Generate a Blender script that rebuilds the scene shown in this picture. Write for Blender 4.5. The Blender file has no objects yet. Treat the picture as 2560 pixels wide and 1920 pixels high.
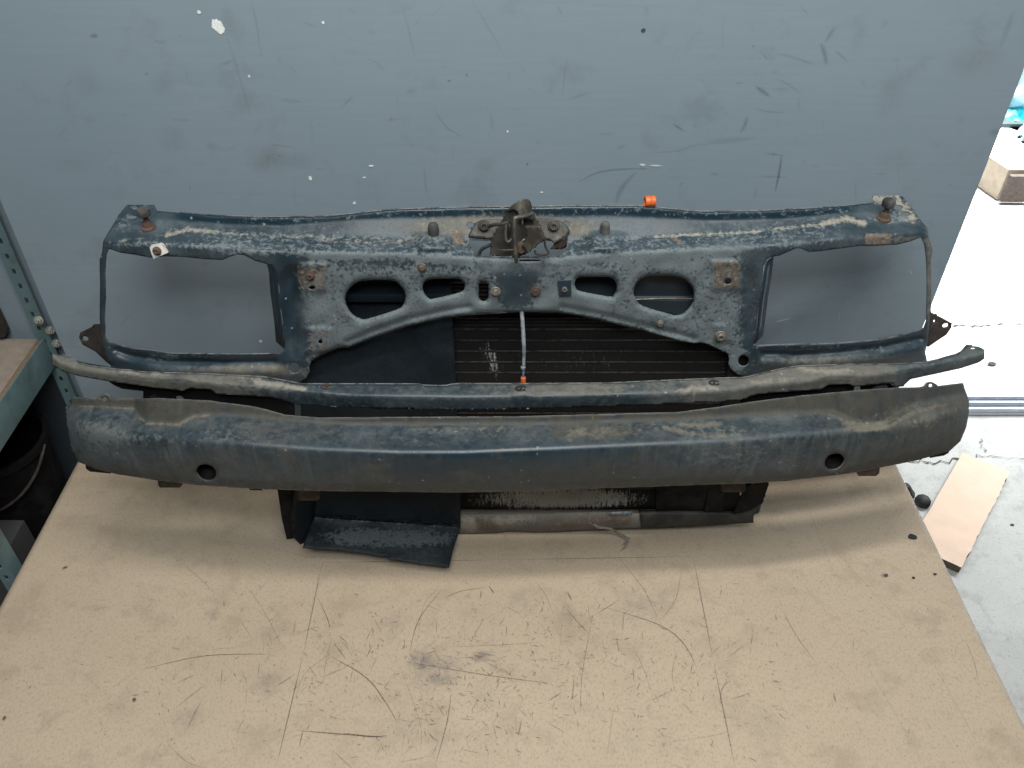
import bpy, bmesh, math, random
import numpy as np
from mathutils import Vector, Matrix, geometry

random.seed(7); RNG = np.random.default_rng(7)
scene = bpy.context.scene
COL = scene.collection

# ------------------------------------------------------------------ camera
W0, H0 = 2560.0, 1920.0
FPX, CX, CY = 2127.0, 1262.0, 960.0
PITCH = math.radians(40.2)
CAMZ = 1.2
cam_d = bpy.data.cameras.new('camera'); cam = bpy.data.objects.new('camera', cam_d); COL.objects.link(cam)
cam.location = (0, 0, CAMZ); cam.rotation_euler = (math.pi/2 - PITCH, 0, 0)
cam_d.sensor_width = 36; cam_d.lens = 36*FPX/W0; cam_d.shift_x = (W0/2 - CX)/W0
cam_d.clip_start = 0.02; cam_d.clip_end = 200
scene.camera = cam

# ------------------------------------------------------------------ world, lamps, exposure
world = bpy.data.worlds.new('World'); scene.world = world; world.use_nodes = True
bg = world.node_tree.nodes['Background']
bg.inputs[0].default_value = (0.62, 0.74, 0.86, 1); bg.inputs[1].default_value = 0.045
scene.view_settings.view_transform = 'Standard'; scene.view_settings.look = 'None'
scene.view_settings.exposure = 0.0; scene.view_settings.gamma = 1.0
scene.view_settings.use_curve_mapping = False

def area_lamp(name, loc, target, sx, sy, power, col):
    d = bpy.data.lights.new(name, 'AREA'); d.shape = 'RECTANGLE'; d.size = sx; d.size_y = sy
    d.energy = power; d.color = col
    o = bpy.data.objects.new(name, d); COL.objects.link(o); o.location = loc
    o.rotation_euler = (Vector(target) - Vector(loc)).to_track_quat('-Z', 'Y').to_euler()
    return o
area_lamp('ceiling_tube_lamp', (0.12, -0.66, 2.45), (0.05, 1.0, 0.55), 1.5, 0.5, 38, (0.94, 0.98, 1.0))
area_lamp('ceiling_tube_lamp', (0.10, 0.05, 2.45), (0.1, 0.9, 0.2), 1.5, 0.5, 22, (1.0, 0.97, 0.92))
area_lamp('ceiling_tube_lamp', (0.15, 0.46, 2.35), (0.12, 0.66, 0.0), 1.2, 0.12, 28, (1.0, 0.965, 0.90))
area_lamp('door_daylight', (3.0, 2.0, 0.8), (0.4, 0.9, 0.0), 1.6, 1.6, 16, (0.86, 0.94, 1.0))
y_l = area_lamp('yard_daylight', (3.4, 4.9, 3.4), (3.2, 4.7, -0.8), 4.0, 3.4, 620, (0.97, 0.99, 1.0))
y_l.data.spread = math.radians(80)

# ------------------------------------------------------------------ projection helpers
SP, CP = math.sin(PITCH), math.cos(PITCH)
def ray(x, y):
    d = (x - CX)/FPX; e = (y - CY)/FPX
    return d, CP - e*SP, -SP - e*CP
def at_y(x, y, Y):
    dx, dy, dz = ray(x, y); t = Y/dy
    return Vector((dx*t, Y, CAMZ + dz*t))
def at_z(x, y, z):
    dx, dy, dz = ray(x, y); t = (z - CAMZ)/dz
    return Vector((dx*t, dy*t, z))
def lin(pts):
    xs = np.array([p[0] for p in pts], float); ys = np.array([p[1] for p in pts], float)
    return lambda x: np.interp(x, xs, ys)
def sstep(a, b, x):
    t = np.clip((np.asarray(x, float) - a)/(b - a), 0, 1); return t*t*(3 - 2*t)

# ------------------------------------------------------------------ object helpers
def wloc(o):
    v = Vector((0, 0, 0))
    while o is not None:
        v += o.location; o = o.parent
    return v
def obj(name, me, mat=None, parent=None):
    o = bpy.data.objects.new(name, me); COL.objects.link(o)
    if parent is not None:
        o.parent = parent; me.transform(Matrix.Translation(-wloc(parent)))
    if mat is not None:
        for m in (mat if isinstance(mat, (list, tuple)) else [mat]): me.materials.append(m)
    return o
def tag(o, label=None, cat=None, group=None, kind=None):
    if label: o['label'] = label
    if cat: o['category'] = cat
    if group: o['group'] = group
    if kind: o['kind'] = kind
    return o
def empty(name, loc):
    o = bpy.data.objects.new(name, None); COL.objects.link(o); o.location = loc; o.empty_display_size = 0.05
    return o
def from_bm(bm, name, mat, parent=None, smooth=True):
    bmesh.ops.recalc_face_normals(bm, faces=bm.faces[:])
    me = bpy.data.meshes.new(name); bm.to_mesh(me); bm.free()
    if smooth:
        for p in me.polygons: p.use_smooth = True
        me.set_sharp_from_angle(angle=math.radians(38))
    return obj(name, me, mat, parent)
def bevel(bm, w, seg=2):
    bmesh.ops.bevel(bm, geom=bm.edges[:], offset=w, segments=seg, affect='EDGES', profile=0.6)
def add_box(bm, lo, hi, bev=0.0, mtx=None):
    t = bmesh.new(); bmesh.ops.create_cube(t, size=1)
    lo, hi = Vector(lo), Vector(hi); c = (lo + hi)/2; s = hi - lo
    for v in t.verts: v.co = Vector((v.co.x*s.x, v.co.y*s.y, v.co.z*s.z))
    if bev: bevel(t, bev)
    M = Matrix.Translation(c)
    if mtx is not None: M = M @ mtx
    merge(bm, t, M)
def merge(bm, t, M=None):
    if M is not None: t.transform(M)
    me = bpy.data.meshes.new('tmp'); t.to_mesh(me); t.free(); bm.from_mesh(me); bpy.data.meshes.remove(me)
def add_lathe(bm, prof, base, axis=(0, 0, 1), seg=24):
    t = bmesh.new(); rings = []
    for r, h in prof:
        if r < 1e-6: rings.append([t.verts.new((0, 0, h))])
        else: rings.append([t.verts.new((r*math.cos(2*math.pi*k/seg), r*math.sin(2*math.pi*k/seg), h)) for k in range(seg)])
    for a, b in zip(rings, rings[1:]):
        if len(a) == 1 and len(b) == 1: continue
        for k in range(seg):
            k2 = (k + 1) % seg
            if len(a) == 1: t.faces.new((a[0], b[k], b[k2]))
            elif len(b) == 1: t.faces.new((a[k], a[k2], b[0]))
            else: t.faces.new((a[k], a[k2], b[k2], b[k]))
    q = Vector((0, 0, 1)).rotation_difference(Vector(axis)).to_matrix().to_4x4()
    merge(bm, t, Matrix.Translation(Vector(base)) @ q)
def crom(pts, n=8, closed=False):
    P = [Vector(p) for p in pts]; out = []; m = len(P)
    for i in range(m if closed else m - 1):
        if closed: a, b, c, d = P[(i-1) % m], P[i], P[(i+1) % m], P[(i+2) % m]
        else: a, b, c, d = P[max(i-1, 0)], P[i], P[i+1], P[min(i+2, m-1)]
        for k in range(n):
            t = k/n
            out.append(0.5*((2*b) + (c - a)*t + (2*a - 5*b + 4*c - d)*t*t + (3*b - a - 3*c + d)*t**3))
    if not closed: out.append(P[-1])
    return out
def add_tube(bm, pts, r, seg=10, smooth=6):
    P = crom(pts, smooth) if smooth > 1 else [Vector(p) for p in pts]
    t = bmesh.new(); rings = []; up = Vector((0.123, 0.31, 0.9)).normalized()
    for i, p in enumerate(P):
        d = (P[min(i+1, len(P)-1)] - P[max(i-1, 0)]).normalized()
        u = d.cross(up).normalized(); v = d.cross(u).normalized(); 
        rr = r(i/(len(P)-1)) if callable(r) else r
        rings.append([t.verts.new(p + rr*(u*math.cos(2*math.pi*k/seg) + v*math.sin(2*math.pi*k/seg))) for k in range(seg)])
    for a, b in zip(rings, rings[1:]):
        for k in range(seg): t.faces.new((a[k], a[(k+1) % seg], b[(k+1) % seg], b[k]))
    t.faces.new(rings[0]); t.faces.new(rings[-1])
    merge(bm, t)

# ------------------------------------------------------------------ pressed sheet builder
def inside(poly, x, y):
    r = np.zeros(x.shape, bool); n = len(poly); j = n - 1
    for i in range(n):
        xi, yi = poly[i]; xj, yj = poly[j]
        if yi != yj:
            c = ((yi > y) != (yj > y)) & (x < (xj - xi)*(y - yi)/(yj - yi) + xi)
            r ^= c
        j = i
    return r
def seg_dist(pts, x, y, closed=False):
    d = np.full(x.shape, 1e9); n = len(pts)
    for i in range(n if closed else n - 1):
        ax, ay = pts[i][0], pts[i][1]; bx, by = pts[(i+1) % n][0], pts[(i+1) % n][1]
        vx, vy = bx - ax, by - ay; L = vx*vx + vy*vy + 1e-9
        t = np.clip(((x - ax)*vx + (y - ay)*vy)/L, 0, 1)
        d = np.minimum(d, np.hypot(x - ax - t*vx, y - ay - t*vy))
    return d
def dens(poly, sp):
    out = []; n = len(poly)
    for i in range(n):
        a, b = poly[i], poly[(i+1) % n]
        L = math.hypot(b[0]-a[0], b[1]-a[1]); k = max(1, int(round(L/sp)))
        for q in range(k): out.append((a[0] + (b[0]-a[0])*q/k, a[1] + (b[1]-a[1])*q/k))
    return out
def smooth_poly(pts, n=5): return [(v.x, v.y) for v in crom([(p[0], p[1], 0) for p in pts], n, True)]
def ell(cx, cy, rx, ry, ang=0, n=20):
    c, s = math.cos(ang), math.sin(ang); out = []
    for k in range(n):
        a = 2*math.pi*k/n; u, v = rx*math.cos(a), ry*math.sin(a); out.append((cx + u*c - v*s, cy + u*s + v*c))
    return out
def sheet(name, outline, holes, yfun, sp, mat, parent, thick=0.0018, masks=None, returns=()):
    """a pressed metal sheet: outline and holes traced, every vertex set on the surface yfun, real thickness"""
    out = dens(outline, sp*0.8); hs = [dens(h, sp*0.6) for h in holes]
    xs = [p[0] for p in out]; ys = [p[1] for p in out]
    gx, gy = np.meshgrid(np.arange(min(xs), max(xs), sp), np.arange(min(ys), max(ys), sp*0.87))
    gx = gx + (np.arange(gx.shape[0]) % 2)[:, None]*sp*0.5
    gx = gx.ravel(); gy = gy.ravel()
    ok = inside(out, gx, gy) & (seg_dist(out, gx, gy, True) > sp*0.45)
    for h in hs: 
        m = (gx > min(p[0] for p in h)-sp) & (gx < max(p[0] for p in h)+sp) & (gy > min(p[1] for p in h)-sp) & (gy < max(p[1] for p in h)+sp) & ok
        idx = np.where(m)[0]
        if len(idx):
            bad = inside(h, gx[idx], gy[idx]) | (seg_dist(h, gx[idx], gy[idx], True) < sp*0.4)
            ok[idx[bad]] = False
    V = []; E = []
    for loop in [out] + hs:
        s = len(V); V += [Vector(p) for p in loop]
        E += [(s + i, s + (i+1) % len(loop)) for i in range(len(loop))]
    V += [Vector((a, b)) for a, b in zip(gx[ok], gy[ok])]
    vo, eo, fo, *_ = geometry.delaunay_2d_cdt(V, E, [], 0, 1e-4)
    vx = np.array([v[0] for v in vo]); vy = np.array([v[1] for v in vo]); F = np.array(fo)
    cx = vx[F].mean(1); cy = vy[F].mean(1); keep = inside(out, cx, cy)
    for h in hs: keep &= ~inside(h, cx, cy)
    F = F[keep]
    Y = yfun(vx, vy)
    d = (vx - CX)/FPX; e = (vy - CY)/FPX; dy = CP - e*SP; t = Y/dy
    P = np.stack([d*t, Y, CAMZ + (-SP - e*CP)*t], 1)
    # normals must face the viewer side (-Y)
    n0 = np.cross(P[F[:, 1]] - P[F[:, 0]], P[F[:, 2]] - P[F[:, 0]])
    cen = P[F].mean(1); fl = (n0*(np.array([0, 0, CAMZ]) - cen)).sum(1) < 0
    F[fl] = F[fl][:, ::-1]
    verts = [tuple(p) for p in P]; faces = [tuple(int(i) for i in f) for f in F]
    nm = len(verts); 
    for poly, dep, dx, dz in returns:      # flanges bent back from an edge
        q = np.array(poly, float); yy = yfun(q[:, 0], q[:, 1]); s = len(verts)
        for (a, b), Yv in zip(poly, yy):
            p = at_y(a, b, float(Yv)); verts.append(tuple(p + Vector((0, 0.0006, 0)))); verts.append((p.x + dx, p.y + dep, p.z + dz))
        faces += [(s+2*i, s+2*i+1, s+2*i+3, s+2*i+2) for i in range(len(poly)-1)]
    me = bpy.data.meshes.new(name); me.from_pydata(verts, [], faces); me.update()
    for p in me.polygons: p.use_smooth = True
    if masks:
        for k, f in masks.items():
            a = me.attributes.new(k, 'FLOAT', 'POINT'); val = np.zeros(len(verts), np.float32)
            val[:nm] = np.clip(f(vx, vy), 0, 1); a.data.foreach_set('value', val)
    used = set(i for f in faces for i in f)
    if len(used) < len(verts):
        bm = bmesh.new(); bm.from_mesh(me)
        bmesh.ops.delete(bm, geom=[v for v in bm.verts if not v.link_faces], context='VERTS'); bm.to_mesh(me); bm.free()
    o = obj(name, me, mat, parent)
    if thick:
        m = o.modifiers.new('thickness', 'SOLIDIFY'); m.thickness = thick; m.offset = -1
        if masks and thick < .003: me.materials.append(M['edge']); m.material_offset_rim = 1
    return o
def blobs(lst, base=0.0):
    """soft patches (x, y, rx, ry, strength[, angle])"""
    def f(x, y):
        v = np.full(x.shape, float(base))
        for b in lst:
            a = b[5] if len(b) > 5 else 0.0; c, s = math.cos(a), math.sin(a)
            u = ((x-b[0])*c + (y-b[1])*s)/b[2]; w = (-(x-b[0])*s + (y-b[1])*c)/b[3]
            v = v + b[4]*np.exp(-(u*u + w*w)**1.5)
        return v
    return f
def strokes(lst):
    def f(x, y):
        v = np.zeros(x.shape)
        for pts, w, s in lst: v = np.maximum(v, s*np.exp(-(seg_dist(pts, x, y)/w)**2))
        return v
    return f
def boxm(lst):
    def f(x, y):
        v = np.zeros(x.shape)
        for x0, y0, x1, y1, s, so in lst:
            v = np.maximum(v, s*sstep(x0-so, x0+so, x)*(1-sstep(x1-so, x1+so, x))*sstep(y0-so, y0+so, y)*(1-sstep(y1-so, y1+so, y)))
        return v
    return f
def addf(*fs): return lambda x, y: sum(f(x, y) for f in fs)

# ------------------------------------------------------------------ material helpers
class NT:
    def __init__(s, name):
        s.m = bpy.data.materials.new(name); s.m.use_nodes = True; s.t = s.m.node_tree; s.t.nodes.clear()
        s.out = s.n('ShaderNodeOutputMaterial'); s.b = s.n('ShaderNodeBsdfPrincipled')
        s.l(s.b.outputs[0], s.out.inputs[0]); s.tc = s.n('ShaderNodeTexCoord').outputs['Object']
    def n(s, k): return s.t.nodes.new(k)
    def l(s, a, b): s.t.links.new(a, b)
    def put(s, sock, v):
        if hasattr(v, 'is_output'): s.l(v, sock)
        elif isinstance(v, (tuple, list)) and len(v) == 3 and sock.type == 'RGBA': sock.default_value = (*v, 1)
        else: sock.default_value = v
    def mul(s, a, b, op='MULTIPLY', clamp=False):
        q = s.n('ShaderNodeMath'); q.operation = op; q.use_clamp = clamp; s.put(q.inputs[0], a); s.put(q.inputs[1], b); return q.outputs[0]
    def add(s, a, b, clamp=False): return s.mul(a, b, 'ADD', clamp)
    def rng(s, v, a, b, c=0.0, d=1.0, sm=True):
        q = s.n('ShaderNodeMapRange'); q.interpolation_type = 'SMOOTHSTEP' if sm else 'LINEAR'
        s.put(q.inputs[0], v); q.inputs[1].default_value = a; q.inputs[2].default_value = b; q.inputs[3].default_value = c; q.inputs[4].default_value = d
        return q.outputs[0]
    def mix(s, f, a, b):
        q = s.n('ShaderNodeMix'); q.data_type = 'RGBA'; s.put(q.inputs[0], f); s.put(q.inputs[6], a); s.put(q.inputs[7], b); return q.outputs[2]
    def mapped(s, sc, loc=(0, 0, 0)):
        q = s.n('ShaderNodeMapping'); s.l(s.tc, q.inputs[0]); q.inputs[3].default_value = sc; q.inputs[1].default_value = loc; return q.outputs[0]
    def noise(s, scale, detail=4, rough=0.55, sc=None, loc=(0, 0, 0), dist=0.0):
        q = s.n('ShaderNodeTexNoise'); q.inputs['Scale'].default_value = scale; q.inputs['Detail'].default_value = detail
        q.inputs['Roughness'].default_value = rough; q.inputs['Distortion'].default_value = dist
        s.l(s.mapped(sc or (1, 1, 1), loc), q.inputs['Vector'])
        return s.rng(q.outputs['Fac'], 0.3, 0.7, sm=False)
    def voro(s, scale, sc=None, rnd=1.0):
        q = s.n('ShaderNodeTexVoronoi'); q.inputs['Scale'].default_value = scale; q.inputs['Randomness'].default_value = rnd
        s.l(s.mapped(sc or (1, 1, 1)), q.inputs['Vector']); return q.outputs['Distance'], q.outputs['Color']
    def attr(s, name):
        q = s.n('ShaderNodeAttribute'); q.attribute_name = name; return q.outputs['Fac']
    def bump(s, h, st=0.3, d=0.002):
        q = s.n('ShaderNodeBump'); q.inputs['Strength'].default_value = st; q.inputs['Distance'].default_value = d
        s.l(h, q.inputs['Height']); s.l(q.outputs[0], s.b.inputs['Normal'])
    def done(s, col=None, rough=None, metal=None, spec=None):
        if col is not None: s.put(s.b.inputs['Base Color'], col)
        if rough is not None: s.put(s.b.inputs['Roughness'], rough)
        if metal is not None: s.put(s.b.inputs['Metallic'], metal)
        if spec is not None: s.put(s.b.inputs['Specular IOR Level'], spec)
        return s.m
def simple(name, col, rough=0.6, metal=0.0, var=0.25, scale=40, bump=0.15, dirt=None, spec=0.5):
    k = NT(name); n = k.noise(scale, 5, 0.6); c2 = tuple(c*(1-var) for c in col)
    c = k.mix(n, col, c2)
    if dirt: c = k.mix(k.rng(k.noise(scale*0.35, 6, 0.65, loc=(3, 1, 2)), 0.45, 0.75), c, dirt)
    k.bump(n, bump, 0.001)
    return k.done(c, k.rng(n, 0, 1, max(rough-0.08, 0.02), min(rough+0.1, 1), sm=False), metal, spec)

def weathered(name, paint=(0.009, 0.021, 0.031), chalk=(0.172, 0.208, 0.220), khaki=(0.12, 0.115, 0.095), cream=(0.31, 0.295, 0.25), grain=185, base_rough=0.34, splash=0.7, spec=0.45, streaks=0.0):
    """old paint: clean coat, dull film, chalked flakes, dried mud, rust, tiny splashes, all driven by masks on the mesh"""
    k = NT(name)
    big = k.noise(14, 5, 0.6); mid = k.noise(grain, 6, 0.62, dist=0.4); fine = k.noise(420, 4, 0.6); mid2 = k.noise(grain*0.55, 6, 0.66, loc=(5, 2, 1), dist=0.6)
    film, ox, dirt, crm, rust = (k.attr(a) for a in ('film', 'ox', 'dirt', 'cream', 'rust'))
    c = k.mix(big, paint, tuple(v*1.5 for v in paint))
    filmc = k.mix(big, tuple(v*0.62 for v in chalk), tuple(v*0.8 for v in chalk))
    ff = k.mul(film, k.rng(k.add(k.mul(big, 0.5), k.mul(mid2, 0.5)), 0.1, 0.85, 0.2, 1.0), clamp=True)
    c = k.mix(ff, c, filmc)
    if streaks:
        st = k.rng(k.noise(55, 5, 0.65, sc=(1, 1, 0.10), dist=0.5), 0.45, 0.95); st2 = k.rng(k.noise(75, 5, 0.65, sc=(1, 1, 0.13), loc=(4, 4, 4)), 0.55, 0.95)
        c = k.mix(k.mul(st, k.mul(film, streaks*1.1)), c, tuple(v*0.95 for v in chalk)); c = k.mix(k.mul(st2, streaks), c, tuple(v*0.7 for v in paint))
        c = k.mix(k.mul(k.rng(k.noise(20, 6, 0.7, loc=(9, 2, 6)), 0.55, 0.9), streaks*0.8), c, (0.075, 0.07, 0.058))
    # chalked patches with ragged edges
    mo = k.add(k.mul(mid, 0.55), k.add(k.mul(mid2, 0.35), k.mul(fine, 0.18)))
    fo = k.mul(k.rng(k.add(mo, ox), 0.90, 1.19), k.rng(ox, 0.02, 0.15))
    chc = k.mix(fine, chalk, tuple(v*0.72 for v in chalk)); chc = k.mix(k.mul(mid2, 0.6), chc, tuple(v*0.6 for v in chalk))
    c = k.mix(k.mul(fo, 0.92), c, chc)
    # mud film
    fd = k.mul(k.rng(k.add(k.mul(mo, 0.6), dirt), 0.42, 1.05), k.rng(dirt, 0.02, 0.2))
    fd = k.mul(fd, k.rng(k.noise(30, 6, 0.65, loc=(7, 3, 5)), 0.05, 0.7, 0.45, 1))
    c = k.mix(fd, c, k.mix(mid2, khaki, tuple(v*1.5 for v in khaki)))
    fc = k.mul(k.rng(k.add(k.mul(mo, 0.95), crm), 0.72, 1.4), k.rng(crm, 0.03, 0.2))
    c = k.mix(fc, c, k.mix(fine, cream, tuple(v*0.75 for v in cream)))
    # rust
    fr = k.mul(k.rng(k.add(k.mul(mo, 0.8), rust), 0.85, 1.2), k.rng(rust, 0.03, 0.2))
    rc = k.mix(mid2, (0.072, 0.053, 0.041), (0.15, 0.118, 0.094)); rc = k.mix(k.rng(mid, 0.5, 0.9, 0, .8), rc, (0.20, 0.185, 0.16))
    c = k.mix(fr, c, rc)
    pit = k.mul(k.rng(k.noise(260, 5, 0.7, loc=(1, 8, 2)), 0.74, 0.92), k.rng(big, 0.2, 0.7, 0.25, 0.8))
    c = k.mix(pit, c, tuple(v*0.5 for v in paint))
    # splashes
    vd, vc = k.voro(85)
    sep = k.n('ShaderNodeSeparateColor'); k.l(vc, sep.inputs[0])
    sp = k.mul(k.rng(vd, 0.10, 0.22, 1, 0), k.rng(sep.outputs[0], 0.78, 0.84)); sp = k.mul(sp, k.rng(mid2, 0.35, 0.75))
    c = k.mix(k.mul(sp, splash), c, (0.36, 0.37, 0.36))
    any_ = k.add(k.add(k.mul(fo, 0.8), ff), k.add(fd, k.add(fc, fr)), clamp=True)
    rough = k.mix(any_, (base_rough,)*3, (0.82,)*3)
    h = k.add(k.add(k.mul(fo, 0.5), k.mul(fc, 0.6)), k.add(k.mul(fr, 0.7), k.add(k.mul(fine, 0.12), k.mul(big, 0.12))))
    k.bump(h, 0.35, 0.0015)
    return k.done(c, rough, 0.0, spec)

M = {}
M['panel'] = weathered('weathered_blue_paint')
M['bumper'] = weathered('muddy_blue_paint', chalk=(0.125, 0.142, 0.145), khaki=(0.046, 0.044, 0.036), cream=(0.15, 0.142, 0.115), grain=130, base_rough=0.36, splash=0.35, streaks=0.5)  # khaki darkened so the rear-strip mud also paints in the crossbar's shade
M['cross'] = weathered('dusty_blue_paint', chalk=(0.15, 0.17, 0.17), khaki=(0.098, 0.096, 0.084), cream=(0.26, 0.245, 0.205), grain=150, base_rough=0.3)
M['shroud'] = weathered('dark_blue_shroud', paint=(0.0035, 0.0072, 0.0105), chalk=(0.12, 0.14, 0.15), khaki=(0.05, 0.05, 0.04), cream=(0.2, 0.2, 0.18), base_rough=0.6, splash=0.06, spec=0.18)
M['latch'] = simple('greasy_latch_metal', (0.058, 0.056, 0.049), 0.6, 0.25, 0.45, 90, 0.4, (0.035, 0.032, 0.027))
M['latch_pale'] = simple('worn_latch_metal', (0.115, 0.108, 0.092), 0.55, 0.3, 0.4, 90, 0.4, (0.05, 0.045, 0.038))
M['bolt'] = simple('dirty_bolt_metal', (0.24, 0.22, 0.19), 0.5, 0.4, 0.4, 120, 0.4, (0.10, 0.07, 0.05))
M['rust'] = simple('rusty_metal', (0.12, 0.078, 0.058), 0.85, 0.1, 0.5, 110, 0.5, (0.055, 0.035, 0.028))
M['darkrust'] = simple('dark_rusted_metal', (0.06, 0.042, 0.035), 0.8, 0.1, 0.5, 90, 0.5, (0.02, 0.018, 0.018))
M['rubber'] = simple('black_rubber', (0.022, 0.022, 0.023), 0.7, 0, 0.4, 60, 0.3, (0.06, 0.06, 0.055))
M['greyrub'] = simple('dusty_rubber', (0.045, 0.048, 0.05), 0.8, 0, 0.4, 60, 0.3, (0.09, 0.085, 0.075))
M['black'] = simple('black_plastic', (0.008, 0.008, 0.009), 0.75, 0, 0.4, 50, 0.2, (0.014, 0.0135, 0.013), 0.15)
M['white'] = simple('white_plastic_clip', (0.72, 0.70, 0.66), 0.5, 0, 0.12, 60, 0.1)
M['orange'] = simple('orange_plastic', (0.60, 0.13, 0.028), 0.45, 0, 0.15, 60, 0.1)
M['cable'] = simple('pale_blue_cable', (0.14, 0.19, 0.24), 0.55, 0, 0.5, 160, 0.4, (0.24, 0.26, 0.28))
M['thread'] = simple('frayed_fibre', (0.30, 0.27, 0.22), 0.9, 0, 0.3, 200, 0.1)

def core_mat():
    k = NT('radiator_core')
    n = k.noise(260, 5, 0.7, sc=(1, 1, 0.16)); f = k.noise(600, 3, 0.6); big = k.noise(10, 4, 0.6); d = k.attr('dirt')
    wv = k.n('ShaderNodeTexWave'); wv.wave_type = 'BANDS'; wv.bands_direction = 'X'; wv.inputs['Scale'].default_value = 190; wv.inputs['Distortion'].default_value = 1.2
    k.l(k.tc, wv.inputs['Vector'])
    c = k.mix(wv.outputs['Fac'], (0.003, 0.003, 0.0035), (0.010, 0.010, 0.010))
    fd = k.mul(k.rng(k.add(k.add(k.mul(n, 0.55), k.mul(f, 0.45)), d), 0.92, 1.2), k.rng(wv.outputs['Fac'], 0.1, 0.7, 0.35, 1))
    c = k.mix(k.mul(fd, 0.9), c, k.mix(big, (0.40, 0.39, 0.37), (0.58, 0.58, 0.56)))
    k.bump(wv.outputs['Fac'], 0.6, 0.002)
    return k.done(c, 0.75, 0.0, 0.3)
M['core'] = core_mat()
M['edge'] = simple('worn_metal_edge', (0.17, 0.18, 0.18), 0.6, 0, 0.5, 130, 0.3, (0.035, 0.04, 0.045))
M['rail'] = weathered('corroded_rail', paint=(0.085, 0.08, 0.068), chalk=(0.24, 0.25, 0.22), khaki=(0.10, 0.08, 0.06), cream=(0.3, 0.27, 0.22), base_rough=0.6)

def marks_mat(name, col, rough=0.7, ragged=0.5, scale=500):
    k = NT(name); a = k.attr('a'); n = k.noise(scale, 4, 0.65)
    al = k.mul(a, k.rng(n, 0.15, 0.75, 1-ragged, 1.0), clamp=True)
    k.put(k.b.inputs['Alpha'], al)
    return k.done(col, rough, 0.0, 0.3)

def wall_mat():
    k = NT('painted_steel_wall')
    big = k.noise(2.6, 5, 0.6); br = k.noise(160, 3, 0.55, sc=(0.05, 1, 1)); fine = k.noise(700, 3, 0.6); mid = k.noise(9, 6, 0.65, loc=(2, 0, 4))
    c = k.mix(big, (0.185, 0.240, 0.282), (0.203, 0.255, 0.295))
    c = k.mix(k.mul(br, 0.22), c, (0.14, 0.19, 0.225))
    c = k.mix(k.mul(fine, 0.15), c, (0.24, 0.29, 0.32))
    c = k.mix(k.rng(mid, 0.55, 0.95, 0, 0.28), c, (0.115, 0.145, 0.16))
    k.bump(k.add(k.mul(br, 0.4), k.add(k.mul(fine, 0.3), big)), 0.12, 0.0008)
    return k.done(c, k.rng(mid, 0, 1, 0.5, 0.66, sm=False), 0.0, 0.35)
def table_mat():
    k = NT('hardboard_top')
    big = k.noise(3, 5, 0.6); fib = k.noise(300, 5, 0.7, sc=(1, 0.6, 1)); fine = k.noise(600, 4, 0.7); mid = k.noise(18, 6, 0.65, loc=(1, 3, 0))
    c = k.mix(big, (0.388, 0.312, 0.224), (0.442, 0.360, 0.264))
    c = k.mix(k.rng(fib, 0.4, 0.9, 0, 0.6), c, (0.27, 0.21, 0.145))
    c = k.mix(k.mul(fine, 0.34), c, (0.54, 0.46, 0.36))
    c = k.mix(k.rng(mid, 0.45, 0.95, 0, 0.38), c, (0.27, 0.215, 0.155))
    vd, vc = k.voro(210); sep = k.n('ShaderNodeSeparateColor'); k.l(vc, sep.inputs[0])
    c = k.mix(k.mul(k.mul(k.rng(vd, 0.12, 0.3, 1, 0), k.rng(sep.outputs[0], 0.8, 0.86)), 0.4), c, (0.16, 0.11, 0.07))
    k.bump(k.add(k.mul(fib, 0.5), fine), 0.15, 0.0006)
    return k.done(c, k.rng(mid, 0, 1, 0.45, 0.62, sm=False), 0.0, 0.35)
def concrete_mat(name, a, b):
    k = NT(name); big = k.noise(3, 6, 0.65); mid = k.noise(22, 6, 0.65, loc=(4, 1, 0)); fine = k.noise(140, 4, 0.7)
    c = k.mix(big, a, b); c = k.mix(k.rng(mid, 0.5, 0.95, 0, 0.35), c, tuple(v*0.6 for v in a))
    c = k.mix(k.rng(fine, 0.62, 0.95, 0, 0.5), c, tuple(v*0.5 for v in a))
    vd, vc = k.voro(18); sep = k.n('ShaderNodeSeparateColor'); k.l(vc, sep.inputs[0])
    c = k.mix(k.mul(k.rng(vd, 0.04, 0.10, .6, 0), k.rng(sep.outputs[0], 0.75, 0.8)), c, (0.16, 0.155, 0.15))
    k.bump(k.add(mid, fine), 0.3, 0.003)
    return k.done(c, 0.85, 0.0, 0.3)
M['wall'] = wall_mat(); M['table'] = table_mat()
M['floor'] = concrete_mat('concrete_floor', (0.36, 0.37, 0.355), (0.46, 0.465, 0.45))
M['yard'] = concrete_mat('yard_concrete', (0.48, 0.48, 0.46), (0.56, 0.56, 0.54))
M['m_dark'] = marks_mat('dark_scuff', (0.045, 0.055, 0.06)); M['m_white'] = marks_mat('white_paint_fleck', (0.72, 0.76, 0.74), ragged=0.15)
M['m_brown'] = marks_mat('brown_stain', (0.155, 0.155, 0.13), ragged=0.6, scale=40)
M['t_dark'] = marks_mat('dark_scratch', (0.085, 0.055, 0.035), ragged=0.6); M['t_pencil'] = marks_mat('pencil_line', (0.09, 0.085, 0.08), ragged=0.6, scale=900)
M['t_grey'] = marks_mat('grey_smear', (0.20, 0.20, 0.21), ragged=0.8, scale=60); M['t_light'] = marks_mat('light_scratch', (0.58, 0.48, 0.37), ragged=0.6)
M['steel'] = simple('teal_painted_steel', (0.115, 0.185, 0.20), 0.5, 0, 0.2, 30, 0.1, (0.085, 0.125, 0.13))
M['zinc'] = simple('zinc_bolt', (0.42, 0.42, 0.38), 0.4, 0.5, 0.3, 100, 0.2)
M['ply'] = simple('chipboard_shelf', (0.26, 0.215, 0.175), 0.7, 0, 0.2, 60, 0.2, (0.20, 0.165, 0.13))
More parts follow.
